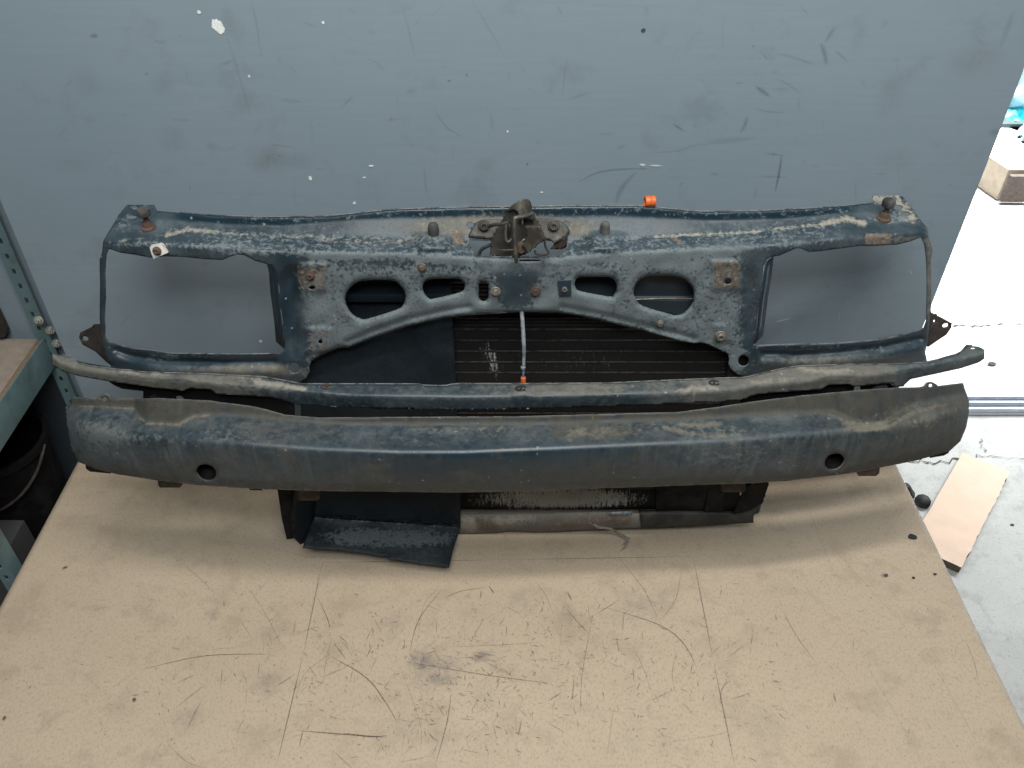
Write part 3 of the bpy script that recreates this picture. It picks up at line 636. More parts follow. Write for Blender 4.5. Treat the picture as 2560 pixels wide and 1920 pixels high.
ox_p = lambda x, y: (face_m(x, y)*(0.60 + blobs([(900, 660, 90, 16, -.14), (1000, 655, 100, 14, -.16), (1120, 670, 60, 14, -.1), (1660, 655, 120, 20, .12), (1240, 775, 180, 26, .2), (1420, 760, 120, 40, .2), (1130, 760, 100, 40, .08), (920, 830, 120, 30, .1, -.35)])(x, y))
                    - 0.75*np.exp(-(np.maximum(np.abs(x-1292)-18-(760-y)*0.18, 0)/22)**2)*sstep(672, 690, y)*(1-sstep(755, 785, y))
                    + 0.41*shelf_a(x, y)*sstep(380, 560, x)*(1-sstep(2050, 2180, x)) + 0.29*shelf_b(x, y) + 0.30*lip_m(x, y)*sstep(420, 600, x)*(1-sstep(2100, 2180, x)) - .4*np.exp(-(np.maximum(np.abs(x-1295)-80, 0)/30)**2)*np.exp(-((y-664)/16)**2)
                    + blobs([(330, 608, 110, 12, .4), (400, 895, 60, 14, .4), (540, 890, 160, 9, .35), (2080, 872, 220, 10, .4), (1890, 780, 16, 90, .35), (2240, 500, 60, 20, .5), (350, 515, 50, 10, .4), (760, 720, 30, 20, .3), (720, 930, 50, 10, .2), (1330, 655, 100, 5, .2), (2240, 545, 60, 14, .35), (600, 635, 90, 12, .25), (440, 615, 200, 10, .2), (1860, 900, 30, 30, .25)])(x, y))
dirt_p = addf(blobs([(1100, 570, 130, 28, .45), (1270, 560, 180, 26, .65), (1440, 575, 50, 26, .5), (650, 925, 110, 16, .7), (560, 930, 200, 16, .4), (2100, 905, 220, 20, .45), (2270, 600, 60, 10, .5), (2325, 700, 14, 180, .55), (2270, 520, 40, 20, .35), (780, 690, 46, 40, .4), (1000, 605, 60, 12, .3), (1060, 668, 26, 18, .3), (1240, 728, 30, 26, .3), (1342, 728, 30, 26, .3)]))
cream_p = addf(strokes([([(416, 588), (470, 574), (545, 581)], 7, .75), ([(300, 600), (380, 594), (420, 585)], 4, .45), ([(545, 581), (640, 588), (800, 592)], 6, .45), ([(1637, 592), (1760, 586), (1900, 579)], 4.5, .75), ([(1926, 573), (2000, 566), (2060, 562)], 5, .6), ([(2055, 560), (2116, 546), (2160, 560)], 9, .85), ([(610, 603), (640, 603)], 3, .5), ([(800, 605), (1000, 603)], 10, .42), ([(1180, 540), (1420, 537)], 5, .3), ([(700, 590), (840, 596)], 6, .35), ([(2190, 495), (2240, 500), (2280, 545)], 16, .75), ([(640, 655), (560, 650)], 4, .4)]))
rust_p = addf(boxm([(742, 660, 817, 728, .62, 6), (770, 822, 824, 884, .55, 8), (1783, 652, 1850, 722, .75, 6), (1796, 815, 1830, 845, .4, 6), (2162, 583, 2232, 612, .95, 7)]), blobs([(1135, 585, 36, 26, .5, .6), (1150, 600, 20, 26, .45), (1435, 565, 16, 22, .6), (958, 607, 12, 5, .7), (990, 606, 14, 5, .4), (680, 618, 14, 4, .7), (1692, 600, 20, 7, .85), (370, 572, 26, 10, .45), (2090, 861, 60, 4, .4), (2290, 600, 40, 8, .35), (1950, 575, 16, 8, .35), (420, 588, 26, 6, .3), (394, 628, 36, 10, .35), (1055, 668, 14, 12, .4), (1240, 728, 18, 16, .45), (1340, 728, 18, 16, .5)]))
pm = dict(film=film_p, ox=ox_p, dirt=dirt_p, cream=cream_p, rust=rust_p)
rets = [([(679, 664), (689, 676), (695, 701), (698, 749), (707, 822), (711, 874)], 0.020, -0.017, 0), ([(1909, 662), (1904, 713), (1896, 761), (1889, 824), (1884, 860)], 0.022, 0.018, 0),
        (lampL[20:26], 0.006, 0, -0.004), (lampR[18:24], 0.006, 0, -0.004), (arch[8:22], 0.012, 0, 0.003), (top_l[3:22], 0.010, 0, -0.012), ([(205, 641)]+cut[7:8], 0.02, 0, -0.012) if False else (cut[7:9], 0.02, 0, -0.02)]
ps = sheet('panel_sheet', outline, holes, ypanel, 5.0, M['panel'], root, 0.0016, pm, rets)
def Yp(x, y): return float(ypanel(np.array([float(x)]), np.array([float(y)]))[0])
def on(x, y, off=0.0): return at_y(x, y, Yp(x, y) - off)

# ---- screws and studs on the panel face
def hex_bolt(px, py, r, mat, name='bolt', off=0.0, h=0.006, axis=(0, -1, 0.1), cup=False):
    bm = bmesh.new(); p = on(px, py, off)
    add_lathe(bm, [(r*1.55, 0), (r*1.55, h*.25), (r*1.45, h*.35), (r*0.9, h*.36)], p, axis, 24)
    if cup: add_lathe(bm, [(r*1.0, h*.3), (r*1.0, h*.9), (r*.85, h*1.05), (r*.5, h*1.05), (r*.42, h*.5), (0, h*.45)], p, axis, 20)
    else: add_lathe(bm, [(r, h*.3), (r, h*.85), (r*.86, h), (r*.35, h*1.02), (0, h*.9)], p, axis, 6)
    return from_bm(bm, name, mat, root)
for x, y, r, m, c in ((1055, 668, .0042, M['bolt'], False), (1239, 728, .0048, M['bolt'], False), (1339, 728, .0050, M['rust'], False), (1411, 720, .0038, M['bolt'], True), (1650, 807, .0034, M['bolt'], True), (776, 688, .0042, M['rust'], True), (1801, 840, .006, M['bolt'], True)):
    hex_bolt(x, y, r, m, cup=c)
bm = bmesh.new()
q = [on(1394, 704, .0022), on(1428, 702, .0022), on(1428, 740, .0022), on(1398, 742, .0022)]
vs = [bm.verts.new(v) for v in q]; f = bm.faces.new(vs); r_ = bmesh.ops.extrude_face_region(bm, geom=[f]); bmesh.ops.translate(bm, verts=[g for g in r_['geom'] if isinstance(g, bmesh.types.BMVert)], vec=(0, .003, 0))
from_bm(bm, 'nut_plate', M['panel'], root)

# ---- height adjusters at both ends and rubber stops
def adjuster(px, py):
    p = on(px, py, 0); b = bmesh.new()
    add_lathe(b, [(0.0105, -.001), (0.0105, .0015), (0.009, .003), (0.0045, .0032)], p)
    add_lathe(b, [(0.0066, .003), (0.0066, .010), (0.006, .011), (0, .011)], p, seg=6); add_lathe(b, [(0.0035, .010), (0.0035, .022)], p)
    o = from_bm(b, 'adjuster_bolt', M['rust'], root)
    b = bmesh.new(); add_lathe(b, [(0.004, .0195), (0.0085, .0205), (0.0092, .023), (0.0092, .028), (0.0082, .030), (0, .0305)], p)
    from_bm(b, 'rubber_cap', M['rubber'], o)
adjuster(371, 570); adjuster(2209, 547)
for x, y, s in ((1084, 583, .80), (1512, 577, .70)):
    b = bmesh.new(); p = on(x, y, .004)
    add_lathe(b, [(.0095*s, -.006), (.0098*s, .008*s), (.0090*s, .015*s), (.0065*s, .019*s), (.003*s, .0205*s), (0, .021*s)], p, (0, .05, 1))
    from_bm(b, 'rubber_stop', M['greyrub'], root)

# ---- white clip with screw
bm = bmesh.new(); off = .0045
q = [(374, 619), (379, 613), (402, 608), (408, 611), (420, 632), (384, 647), (379, 636)]
vs = [bm.verts.new(on(x, y, off)) for x, y in q]; f = bm.faces.new(vs); r_ = bmesh.ops.extrude_face_region(bm, geom=[f]); bmesh.ops.translate(bm, verts=[g for g in r_['geom'] if isinstance(g, bmesh.types.BMVert)], vec=(0, .003, -.001))
clip = from_bm(bm, 'white_clip', M['white'], root, False)
b = bmesh.new(); add_lathe(b, [(.0062, 0), (.0062, .0015), (.0048, .004), (.0028, .005), (.002, .003), (0, .003)], on(393, 627, off), (0, -1, .25)); from_bm(b, 'screw', M['rust'], clip)
# ---- orange cable clip on the rear lip
bm = bmesh.new(); p = on(1625, 519, 0); p = p + Vector((0, .006, 0))
add_lathe(bm, [(.0066, -.0075), (.0075, -.007), (.0078, -.001), (.0070, 0), (.0078, .001), (.0075, .007), (.0066, .0075), (0.0045, .0075), (.0045, -.0075), (.0066, -.0075)], p + Vector((0, 0, .0068)), (1, 0.1, 0), 20)
add_box(bm, p + Vector((-.005, -.004, -.006)), p + Vector((.005, .003, .002)), .0008); add_box(bm, p + Vector((-.0095, -.005, .001)), p + Vector((-.005, .001, .004)), .0006)
tag(from_bm(bm, 'cable_clip', M['orange'], root))

# ---- side brackets
def k_(pts, ox, oy, s=3.16): return [(ox + a/s, oy + b/s) for a, b in pts]
bl = k_([(318, 1110), (400, 1070), (470, 1040), (505, 1055), (505, 1180), (560, 1300), (590, 1390), (520, 1340), (440, 1262), (335, 1205), (308, 1150)], 100, 480)
sheet('side_bracket', bl, [ell(212, 847, 9, 6.5)], lambda x, y: 1.058 + (258-x)*0.0004, 5, M['darkrust'], root, .003)
br = k_([(1660, 1010), (1760, 1060), (1828, 1098), (1830, 1130), (1790, 1190), (1700, 1250), (1645, 1288), (1630, 1200), (1640, 1100)], 1800, 460)
sheet('side_bracket', br, [ell(2337, 803, 4, 4), ell(2365, 814, 9, 6, -.1)], lambda x, y: 1.08 + (x-2320)*0.0004, 5, M['darkrust'], root, .003)

# ---- hood latch
YB_ = Yp(1300, 575)
lat_pl = [(1172, 588), (1178, 592), (1232, 597), (1370, 597), (1384, 607), (1418, 589), (1424, 575), (1408, 556), (1384, 548), (1350, 546), (1240, 548), (1210, 549), (1190, 556), (1176, 578)]
latch = sheet('hood_latch', smooth_poly(lat_pl, 2), [], lambda x, y: 0*x + ypanel(x, y) - .004, 6, M['latch'], root, .003)
for x in (1210, 1384):
    b = bmesh.new(); add_lathe(b, [(.0088, 0), (.0088, .002), (.0078, .003), (.006, .003), (.006, .007), (.005, .008), (.0032, .008), (.0028, .004), (0, .004)], on(x, 564, .005), (0, -1, .35), 24); from_bm(b, 'bolt', M['latch_pale'], latch)
body = [(1224, 641), (1228, 600), (1250, 559), (1268, 529), (1296, 522), (1330, 526), (1349, 562), (1361, 599), (1320, 632), (1296, 643)]
sheet('latch_body', body, [ell(1309, 556, 5, 9), stadium(1271, 578, 11, 42)], lambda x, y: YB_ - .014 - .02*np.exp(-((x-1292)/30)**2) + (y-590)*-.00016, 5, M['latch'], latch, .004)
hook = [(1267, 529), (1274, 518), (1288, 507), (1303, 499), (1315, 497), (1326, 503), (1331, 525), (1337, 550), (1320, 548), (1312, 544), (1300, 552), (1297, 545), (1295, 532), (1284, 524)]
sheet('latch_lever', smooth_poly(hook, 2), [ell(1291, 536, 5, 7), ell(1288, 532, .1, .1)][:1] if False else [], lambda x, y: YB_ - .034 + .022*((x-1300)/34)**2 - (y-520)*.0002, 4, M['latch_pale'], latch, .003)
flap = [(1312, 566), (1349, 566), (1362, 598), (1320, 631), (1304, 616), (1318, 592)]
sheet('latch_flap', flap, [], lambda x, y: YB_ - .052 + (x-1330)*-.0002, 5, M['latch_pale'], latch, .003)
def tube_px(name, pts, r, mat, parent, smooth=6):
    b = bmesh.new(); add_tube(b, [at_y(x, y, Y) for x, y, Y in pts], r, 10, smooth); return from_bm(b, name, mat, parent)
L0 = YB_ - .045
tube_px('latch_rod', [(1332, 534, L0+.012), (1312, 541, L0), (1292, 544, L0-.004), (1286, 552, L0-.006), (1287, 600, L0-.010), (1290, 640, L0-.014), (1291, 655, L0-.012)], .0027, M['latch_pale'], latch)
tube_px('latch_arm', [(1222, 566, L0+.024), (1235, 562, L0+.012), (1254, 560, L0+.006), (1272, 556, L0+.004)], .0026, M['latch'], latch)
tube_px('latch_spring', [(1266, 557, L0+.004), (1264, 585, L0+.002), (1266, 601, L0), (1273, 604, L0), (1279, 597, L0+.002)], .002, M['latch_pale'], latch)
tube_px('release_wire', [(1361, 598, L0), (1364, 618, L0), (1372, 632, L0-.003), (1362, 637, L0-.006), (1340, 635, L0-.006), (1338, 627, L0-.002)], .0015, M['darkrust'], latch)
tube_px('release_wire', [(1244, 625, L0+.01), (1268, 625, L0), (1290, 622, L0-.008), (1305, 603, L0-.01), (1312, 598, L0-.008)], .0011, M['bolt'], latch)
tube_px('release_cable', [(1196, 645, L0+.03), (1198, 634, L0+.03), (1206, 622, L0+.028), (1227, 612, L0+.026)], .0026, M['rubber'], latch)
sheet('latch_tab', [(1376, 623), (1404, 624), (1419, 617), (1419, 590), (1398, 597)], [], lambda x, y: YB_ - .010 + 0*x, 6, M['darkrust'], latch, .002)
b = bmesh.new(); add_lathe(b, [(.0, .004), (.007, .003), (.008, 0), (.008, -.004)], at_y(1303, 620, L0 + .004), (0, -1, .2), 16); from_bm(b, 'pivot_pin', M['rust'], latch)

# ---- hanging release cable with orange tip
cab = tube_px('pull_cable', [(1304, 775, Yp(1304, 782)+.004), (1306, 800, 1.014), (1309, 850, 1.004), (1310, 880, 0.999), (1309, 918, .994), (1308, 945, .990)], lambda u: .0031 if u < .62 else (.0026 if u < .8 else .0019), M['cable'], root)
b = bmesh.new(); p = at_y(1308, 919, .994); add_lathe(b, [(.0018, -.003), (.0036, -.0015), (.0036, .0015), (.0018, .003)], p); from_bm(b, 'crimp', M['cable'], cab)
b = bmesh.new(); add_lathe(b, [(0, -.0012), (.0032, -.001), (.0040, 0), (.0040, .0135), (.0032, .0145), (0, .0145)], at_y(1308, 962, .989), (0, .05, 1), 16); from_bm(b, 'cable_tip', M['orange'], cab)

# ---- lower crossbar: slim curved channel
c_top = lin([(131, 884), (189, 895), (192, 907), (220, 915), (296, 925), (325, 926), (345, 931), (378, 932), (521, 936), (600, 940), (660, 943), (755, 961), (871, 961), (1050, 961), (1062, 965), (1120, 965), (1132, 961), (1307, 961), (1516, 959), (1785, 947), (1863, 945), (1949, 924), (1996, 916), (2116, 912), (2221, 912), (2319, 907), (2401, 884), (2417, 864), (2446, 866), (2461, 874)])
c_rid = lin([(131, 890), (150, 905), (189, 920), (258, 930), (369, 945), (460, 950), (527, 955), (600, 966), (654, 970), (740, 977), (800, 981), (871, 988), (1156, 992), (1275, 991), (1285, 988), (1310, 987), (1339, 990), (1516, 986), (1627, 983), (1738, 979), (1833, 972), (1862, 967), (1895, 961), (1990, 954), (2069, 942), (2148, 938), (2227, 930), (2322, 916), (2401, 900), (2452, 886), (2461, 882)])
c_bot = lin([(131, 913), (157, 929), (195, 940), (268, 953), (369, 967), (461, 978), (470, 971), (527, 974), (540, 986), (670, 993), (707, 1000), (738, 1011), (808, 1016), (950, 1022), (1156, 1024), (1350, 1022), (1453, 1018), (1659, 1011), (1817, 1003), (1862, 999), (1882, 989), (1926, 983), (2053, 974), (2069, 964), (2123, 960), (2135, 967), (2232, 957), (2235, 968), (2262, 966), (2268, 950), (2338, 935), (2401, 921), (2446, 907), (2461, 897)])
ZC = 0.397
def y_at_z(x, y, z):
    e = (y - CY)/FPX; return (CP - e*SP)*(z - CAMZ)/(-SP - e*CP)
rid_s = lambda x: sum(c_rid(x+d) for d in (-60, -30, 0, 30, 60))/5
def ycross(x, y):
    t, r, b_ = c_top(x), c_rid(x), c_bot(x)
    Yr = y_at_z(x, rid_s(x), ZC); Yt = Yr + np.clip((r-t), 2, 40)*0.00095
    w = np.clip((r - y)/(r - t + 1e-6), 0, 1)
    Y = np.where(y < r, Yr + (Yt-Yr)*w, Yr + 0.0025*np.clip((y-r)/(b_-r+1e-6), 0, 1))
    Y = Y + 0.0018*np.exp(-((y-r)/4.0)**2)
    # pressed pads near the ends
    for cx, hw in ((335, 36), (430, 50), (600, 36), (2275, 30), (2360, 26), (2090, 40)):
        Y = Y - 0.0022*np.exp(-(np.maximum(np.abs(x-cx)-hw, 0)/5)**2)*(y < r)
    return Y
xs = list(range(131, 2462, 7)) + [2461]
cl = [(x, float(c_top(x))) for x in xs] + [(x, float(c_bot(x))) for x in reversed(xs)]
cmask = dict(film=lambda x, y: 0.25 + .35*sstep(900, 600, x) + .4*sstep(1500, 1750, x) - .3*sstep(2150, 2300, x)*0 + 0.1*(y < c_rid(x)),
             ox=lambda x, y: .25*sstep(1500, 1700, x)*(1-sstep(2150, 2260, x)) + .32*(1-sstep(300, 700, x)),
             dirt=lambda x, y: .75*(1-sstep(450, 760, x))*(1-.3*(y > c_rid(x))) + .55*(y < c_rid(x))*np.exp(-((x-1420)/150)**2) + .72*sstep(1560, 1850, x)*(1-sstep(2180, 2270, x)) + .2,
             cream=addf(strokes([([(300, 927), (345, 931)], 6, .8), ([(380, 935), (420, 936)], 5, .8), ([(640, 955), (700, 962), (760, 972)], 8, .9), ([(560, 940), (650, 946)], 6, .55), ([(290, 958), (400, 970)], 3, .7), ([(2000, 920), (2050, 930), (2120, 925)], 9, .75), ([(1880, 955), (1990, 945)], 9, .5), ([(1710, 980), (1730, 970), (1760, 972)], 9, .75), ([(1770, 965), (1790, 972)], 8, .8), ([(1690, 978), (1702, 974)], 6, .7), ([(1735, 985), (1735, 1000)], 5, .5), ([(2100, 955), (2180, 945)], 8, .4)]), lambda x, y: .35*np.exp(-((y-c_bot(x))/3.5)**2)),
             rust=blobs([(585, 951, 16, 4, .8), (1400, 967, 90, 8, .45), (2050, 945, 50, 10, .5), (1895, 948, 30, 6, .6), (1290, 970, 30, 8, .45), (816, 970, 10, 4, .7)]))
xb = list(range(150, 2440, 14))
cb = sheet('lower_crossbar', cl, [ell(2432, 870, 7, 2.6)], ycross, 4.5, M['cross'], root, .0018, cmask,
      [([(x, float(c_bot(x))) for x in xb], .028, 0, .002), ([(x, float(c_top(x))) for x in xb], .004, 0, -.014)])
for x, y in ((816, 968), (1303, 972), (1786, 958)):
    b = bmesh.new(); p = at_y(x, y, float(ycross(np.array([float(x)]), np.array([float(y)]))[0]))
    add_tube(b, [p + Vector((.0075*math.cos(a), .005*math.sin(a), .0012)) for a in np.linspace(.5, 5.6, 9)], .0013, 6, 2); add_tube(b, [p + Vector((-.0015, -.004, .0015)), p + Vector((.001, .004, .0015))], .0014, 6, 2)
    from_bm(b, 'wire_staple', M['darkrust'], cb)

# ---- bumper bar
b_B = lin([(163, 1120), (189, 1146), (195, 1154), (236, 1170), (290, 1184), (394, 1200), (492, 1211), (622, 1220), (800, 1226), (966, 1228), (1150, 1230), (1350, 1227), (1516, 1219), (1800, 1209), (1900, 1206), (1990, 1198), (2132, 1181), (2199, 1168), (2306, 1147), (2374, 1128), (2423, 1080)])
b_F = lin([(163, 1060), (290, 1082), (575, 1104), (800, 1121), (1000, 1128), (1156, 1128), (1390, 1119), (1700, 1105), (1900, 1094), (2053, 1080), (2250, 1060), (2423, 1020)])
b_S = lin([(163, 1012), (198, 1015), (337, 1022), (350, 1040), (372, 1058), (448, 1061), (480, 1043), (520, 1037), (559, 1037), (701, 1046), (871, 1060), (1093, 1060), (1390, 1059), (1659, 1049), (1800, 1043), (1958, 1032), (2085, 1030), (2120, 1048), (2160, 1066), (2205, 1062), (2243, 1030), (2290, 1010), (2350, 996), (2423, 980)])
rl = [(179, 993), (225, 997), (240, 997), (248, 991), (255, 985), (265, 985), (274, 990), (281, 998), (353, 997), (400, 996), (520, 1002), (640, 1018), (713, 1038), (800, 1045), (1290, 1042), (1700, 1031), (1800, 1018), (1860, 1008), (2000, 990), (2150, 976), (2237, 970), (2300, 969), (2311, 966), (2318, 957), (2330, 955), (2340, 960), (2346, 966), (2400, 959), (2408, 958), (2412, 972)]
b_R = lin(rl)
bz = 0.276
Bs = lambda x: y_at_z(x, b_B(np.clip(x, 195, 2374)), bz)
def ybump(x, y):
    yb = Bs(x)
    B, F, S, R = b_B(np.clip(x, 195, 2374)), b_F(x), b_S(x), b_R(x)
    Ft = F - np.minimum(11, (F-S)*.3)
    Yt = yb + .0095
    e = (Ft-CY)/FPX; zt = CAMZ + Yt/(CP - e*SP)*(-SP - e*CP)
    Ys = np.minimum(y_at_z(x, S, zt-.003), yb + .075); Yr = Ys + np.clip((S-R)*.00028, 0, .02)
    rows = [(B+40, .016), (B, .006), (B-14, -.001), (B*.5+F*.5, -.004), (F+13, -.0025), (F, .0015)]
    Y = np.full(x.shape, 0.0) + yb + .016
    def segm(y1, v1, y0, v0):
        nonlocal Y
        w = (y1-y)/(y1-y0+1e-6); w = np.clip(w, 0, 1); Y = np.where((y <= y1) & (y >= y0), v1+(v0-v1)*w, Y)
    for (y1, o1), (y0, o0) in zip(rows, rows[1:]): segm(y1, yb+o1, y0, yb+o0)
    segm(F, yb+.0015, Ft, Yt); segm(Ft, Yt, S, Ys); segm(S, Ys, R-12, Yr)
    Y = np.where(y < R-12, Yr, Y)
    Y = Y + .035*np.clip((215-x)/52, 0, 1)**2 + .035*np.clip((x-2355)/68, 0, 1)**2
    return Y
def ybump_s(x, y):
    s = 0
    for dy, w in ((-9, .1), (-6, .15), (-3, .17), (0, .16), (3, .17), (6, .15), (9, .1)): s = s + w*ybump(x, y+dy)
    for hx, hy in ((516, 1181), (2086, 1154)):
        d = np.hypot((x-hx)/25, (y-hy)/20); s = s + .004*np.exp(-((d-1)/.28)**2)*(d > .9)
    s = s + .0005*np.sin(x*.007+.5)*np.sin(y*.03) + .0003*np.sin(x*.022+y*.03)*sstep(1500, 1800, x)
    return s
bout = rl + [(2423, 1002), (2422, 1033), (2416, 1068), (2401, 1103), (2374, 1128)] + [(2306, 1147), (2199, 1168), (2132, 1181), (1990, 1198), (1900, 1206), (1800, 1209), (1516, 1219), (1350, 1227), (1150, 1230), (966, 1228), (800, 1226), (622, 1220), (492, 1211), (394, 1200), (290, 1184), (236, 1170), (195, 1154)] + [(189, 1144), (177, 1119), (171, 1090), (165, 1046), (163, 1021), (168, 1012), (177, 1008)]
deck = lambda x, y: sstep(-10, 16, b_F(x)-8-y)
back = lambda x, y: sstep(-8, 10, b_S(x)+4-y)  # rear strip: mud plus painted-in shade below the crossbar
bmask = dict(film=lambda x, y: .42 + .34*(1-sstep(200, 700, x)) + .16*deck(x, y) + .2*sstep(1500, 1900, x) - .5*np.exp(-((x-1200)/330)**2)*(1-deck(x, y)) - .5*back(x, y)*sstep(400, 600, x) - blobs([(440, 1085, 110, 24, .3), (250, 1040, 60, 20, .2), (1800, 1070, 220, 14, .4), (2060, 1060, 80, 14, .4)])(x, y),
             ox=addf(blobs([(240, 1075, 80, 36, .45), (330, 1100, 120, 20, .35), (600, 1090, 160, 26, .35), (1240, 1075, 200, 14, .25), (1000, 1090, 200, 20, .22), (1850, 1140, 200, 50, .3), (1750, 1075, 200, 20, .3), (950, 1160, 120, 40, .12), (1600, 1170, 300, 40, .12)]), lambda x, y: .08+0*x),
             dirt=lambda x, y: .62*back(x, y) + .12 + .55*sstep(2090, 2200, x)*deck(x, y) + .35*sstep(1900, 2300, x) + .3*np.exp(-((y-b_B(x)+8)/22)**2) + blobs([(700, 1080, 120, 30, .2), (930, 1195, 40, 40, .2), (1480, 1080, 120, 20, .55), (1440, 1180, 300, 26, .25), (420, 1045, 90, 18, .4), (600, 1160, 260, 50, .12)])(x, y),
             cream=addf(strokes([([(200, 1015), (335, 1022)], 3.5, .7), ([(365, 1059), (450, 1062)], 4, .75), ([(350, 1045), (365, 1058)], 5, .6), ([(450, 1060), (480, 1043), (520, 1038)], 5, .6), ([(1030, 1072), (1290, 1070)], 6, .42), ([(1425, 1105), (1420, 1090), (1460, 1072)], 8, .35), ([(1660, 1068), (1720, 1082), (1780, 1092)], 5, .55), ([(1760, 1092), (1850, 1088)], 6, .6), ([(2100, 1050), (2150, 1071), (2210, 1066)], 12, .62), ([(1830, 1098), (1845, 1140)], 9, .42), ([(2065, 1080), (2070, 1125)], 8, .4), ([(1940, 1090), (1955, 1170)], 10, .33), ([(2010, 1100), (2015, 1140)], 6, .35), ([(395, 1140), (405, 1170), (420, 1200)], 8, .3), ([(2220, 1070), (2280, 1030), (2370, 1010)], 4, .3), ([(1800, 1060), (1700, 1062)], 7, .5), ([(520, 1066), (640, 1058), (700, 1063)], 4, .35), ([(2110, 1075), (2125, 1068)], 6, .6)]), blobs([(2170, 1062, 60, 22, .3), (2300, 1040, 110, 40, .42), (1700, 1070, 300, 22, .3), (1480, 1085, 90, 18, .3), (2250, 1120, 120, 30, .16), (2000, 1040, 100, 10, .3)])),
             rust=blobs([(935, 1180, 14, 30, .42), (1070, 1183, 10, 9, .62), (900, 1190, 8, 10, .4), (1535, 1170, 16, 30, .42), (1690, 1183, 12, 10, .42), (1490, 1165, 30, 14, .3), (1240, 1058, 300, 4, .4)]))
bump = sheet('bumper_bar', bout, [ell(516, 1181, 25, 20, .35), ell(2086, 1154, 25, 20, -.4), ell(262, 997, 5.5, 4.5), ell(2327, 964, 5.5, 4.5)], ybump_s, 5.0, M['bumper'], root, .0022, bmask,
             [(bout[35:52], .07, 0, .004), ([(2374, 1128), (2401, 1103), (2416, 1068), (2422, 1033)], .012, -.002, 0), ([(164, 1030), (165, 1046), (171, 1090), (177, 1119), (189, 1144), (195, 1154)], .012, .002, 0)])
# black cups added to stand for the dark inside the lamp-like round holes; tabs below the bar
def tab(poly, Y, mat, name='tab', th=.02, parent=None): return sheet(name, poly, [], lambda x, y: Y + 0*x, 8, mat, parent or bump, th)
tab([(394, 1190), (454, 1196), (455, 1214), (450, 1219), (400, 1219), (395, 1212)], .892, M['darkrust']); tab([(212, 1150), (280, 1170), (277, 1184), (225, 1179), (215, 1172)], .925, M['black']); tab([(622, 1212), (657, 1215), (655, 1226), (624, 1225)], .88, M['black'])
tab([(2140, 1165), (2201, 1160), (2198, 1184), (2190, 1190), (2147, 1190), (2142, 1184)], .915, M['rust']); tab([(2322, 1122), (2376, 1115), (2372, 1132), (2360, 1139), (2325, 1145)], .95, M['black']); tab([(1950, 1192), (1982, 1190), (1980, 1201), (1955, 1203)], .892, M['rust'])
for hx, hy in ((516, 1181), (2086, 1154)):
    b = bmesh.new(); p = at_y(hx, hy, float(ybump_s(np.array([float(hx)]), np.array([float(hy)]))[0]) + .006)
    add_lathe(b, [(.0185, 0), (.0185, .05), (0, .05)], p, (-.03 if hx < 1000 else .03, 1, 0.15), 28); from_bm(b, 'hole_dark_cup', M['black'], bump)
# dark mounting plates behind the bar
sheet('mounting_plate', [(266, 950), (480, 950), (700, 985), (735, 1000), (735, 1060), (480, 1060), (357, 1030), (358, 978), (305, 972), (285, 963)], [ell(450, 999, 12, 9, .4)], lambda x, y: .975 + (450-x)*.00012 + 0*y, 6, M['black'], root, .003)
sheet('mounting_plate', [(1850, 985), (1960, 950), (2236, 935), (2240, 972), (2225, 1030), (2100, 1060), (1860, 1060)], [ell(2144, 975, 9, 13)], lambda x, y: .985 + (x-2100)*.00012 + 0*y, 6, M['black'], root, .003)
b = bmesh.new(); add_lathe(b, [(0, .003), (.010, .002), (.011, 0), (.011, -.006)], at_y(2202, 975, .988), (0, -1, .3), 24); from_bm(b, 'plug', M['greyrub'], root)
b = bmesh.new(); add_lathe(b, [(0, .003), (.007, .002), (.008, 0), (.008, -.006)], at_y(384, 1000, .975), (0, -1, .3), 24); from_bm(b, 'plug', M['black'], root)

# ---- radiator with shroud, lower rail and duct
YR = 1.050; tilt = lambda y: 0.060*(1274 - y)/574.0
def yr(x, y): return 1.008 + tilt(y) + 0*x
p0 = at_y(1133, 760, YR); 
rad = sheet('radiator', [(1125, 690), (1790, 690), (1802, 891), (1812, 1274), (1140, 1274)], [], yr, 14, M['core'], root, .035,
            dict(dirt=addf(blobs([(1400, 1245, 230, 34, .78), (1300, 1250, 160, 30, .1), (1500, 1250, 120, 30, .12), (1220, 880, 22, 36, .36, -.4), (1240, 925, 12, 28, .38, -.3), (1330, 900, 220, 60, .2), (1560, 900, 220, 60, .15)], -.06), lambda x, y: -.35*sstep(1610, 1660, x)*sstep(1100, 1200, y))))
b = bmesh.new(); PA = at_y(1300, 1216, float(1.008+tilt(1216))); PB = at_y(1300, 700, float(1.008+tilt(700))); xl = at_y(1133, 1000, YR).x; xr = at_y(1795, 1000, YR).x
L_ = (PB-PA).length; ang = math.atan2(PB.y-PA.y, PB.z-PA.z); q = 0.0; i = 0
while q < L_:
    h = .0008 if i % 3 else .0012; P = PA.lerp(PB, q/L_); d = .0016 if i % 3 else .0034
    add_box(b, (xl, P.y-d, P.z-h), (xr, P.y+.01, P.z+h), .0004); q += .0065; i += 1
tb_ = from_bm(b, 'cooling_tubes', simple('dull_tube_metal', (0.045, 0.044, 0.043), 0.5, 0.2, .7, 260, .3, (0.006, 0.006, 0.006)), rad)
b = bmesh.new(); add_box(b, (xr, 0, -.05), (xr+.034, .055, L_-.04), .006); b.transform(Matrix.Translation((0, PA.y-.012, PA.z)) @ Matrix.Rotation(-ang, 4, 'X')); from_bm(b, 'side_tank', M['black'], rad)
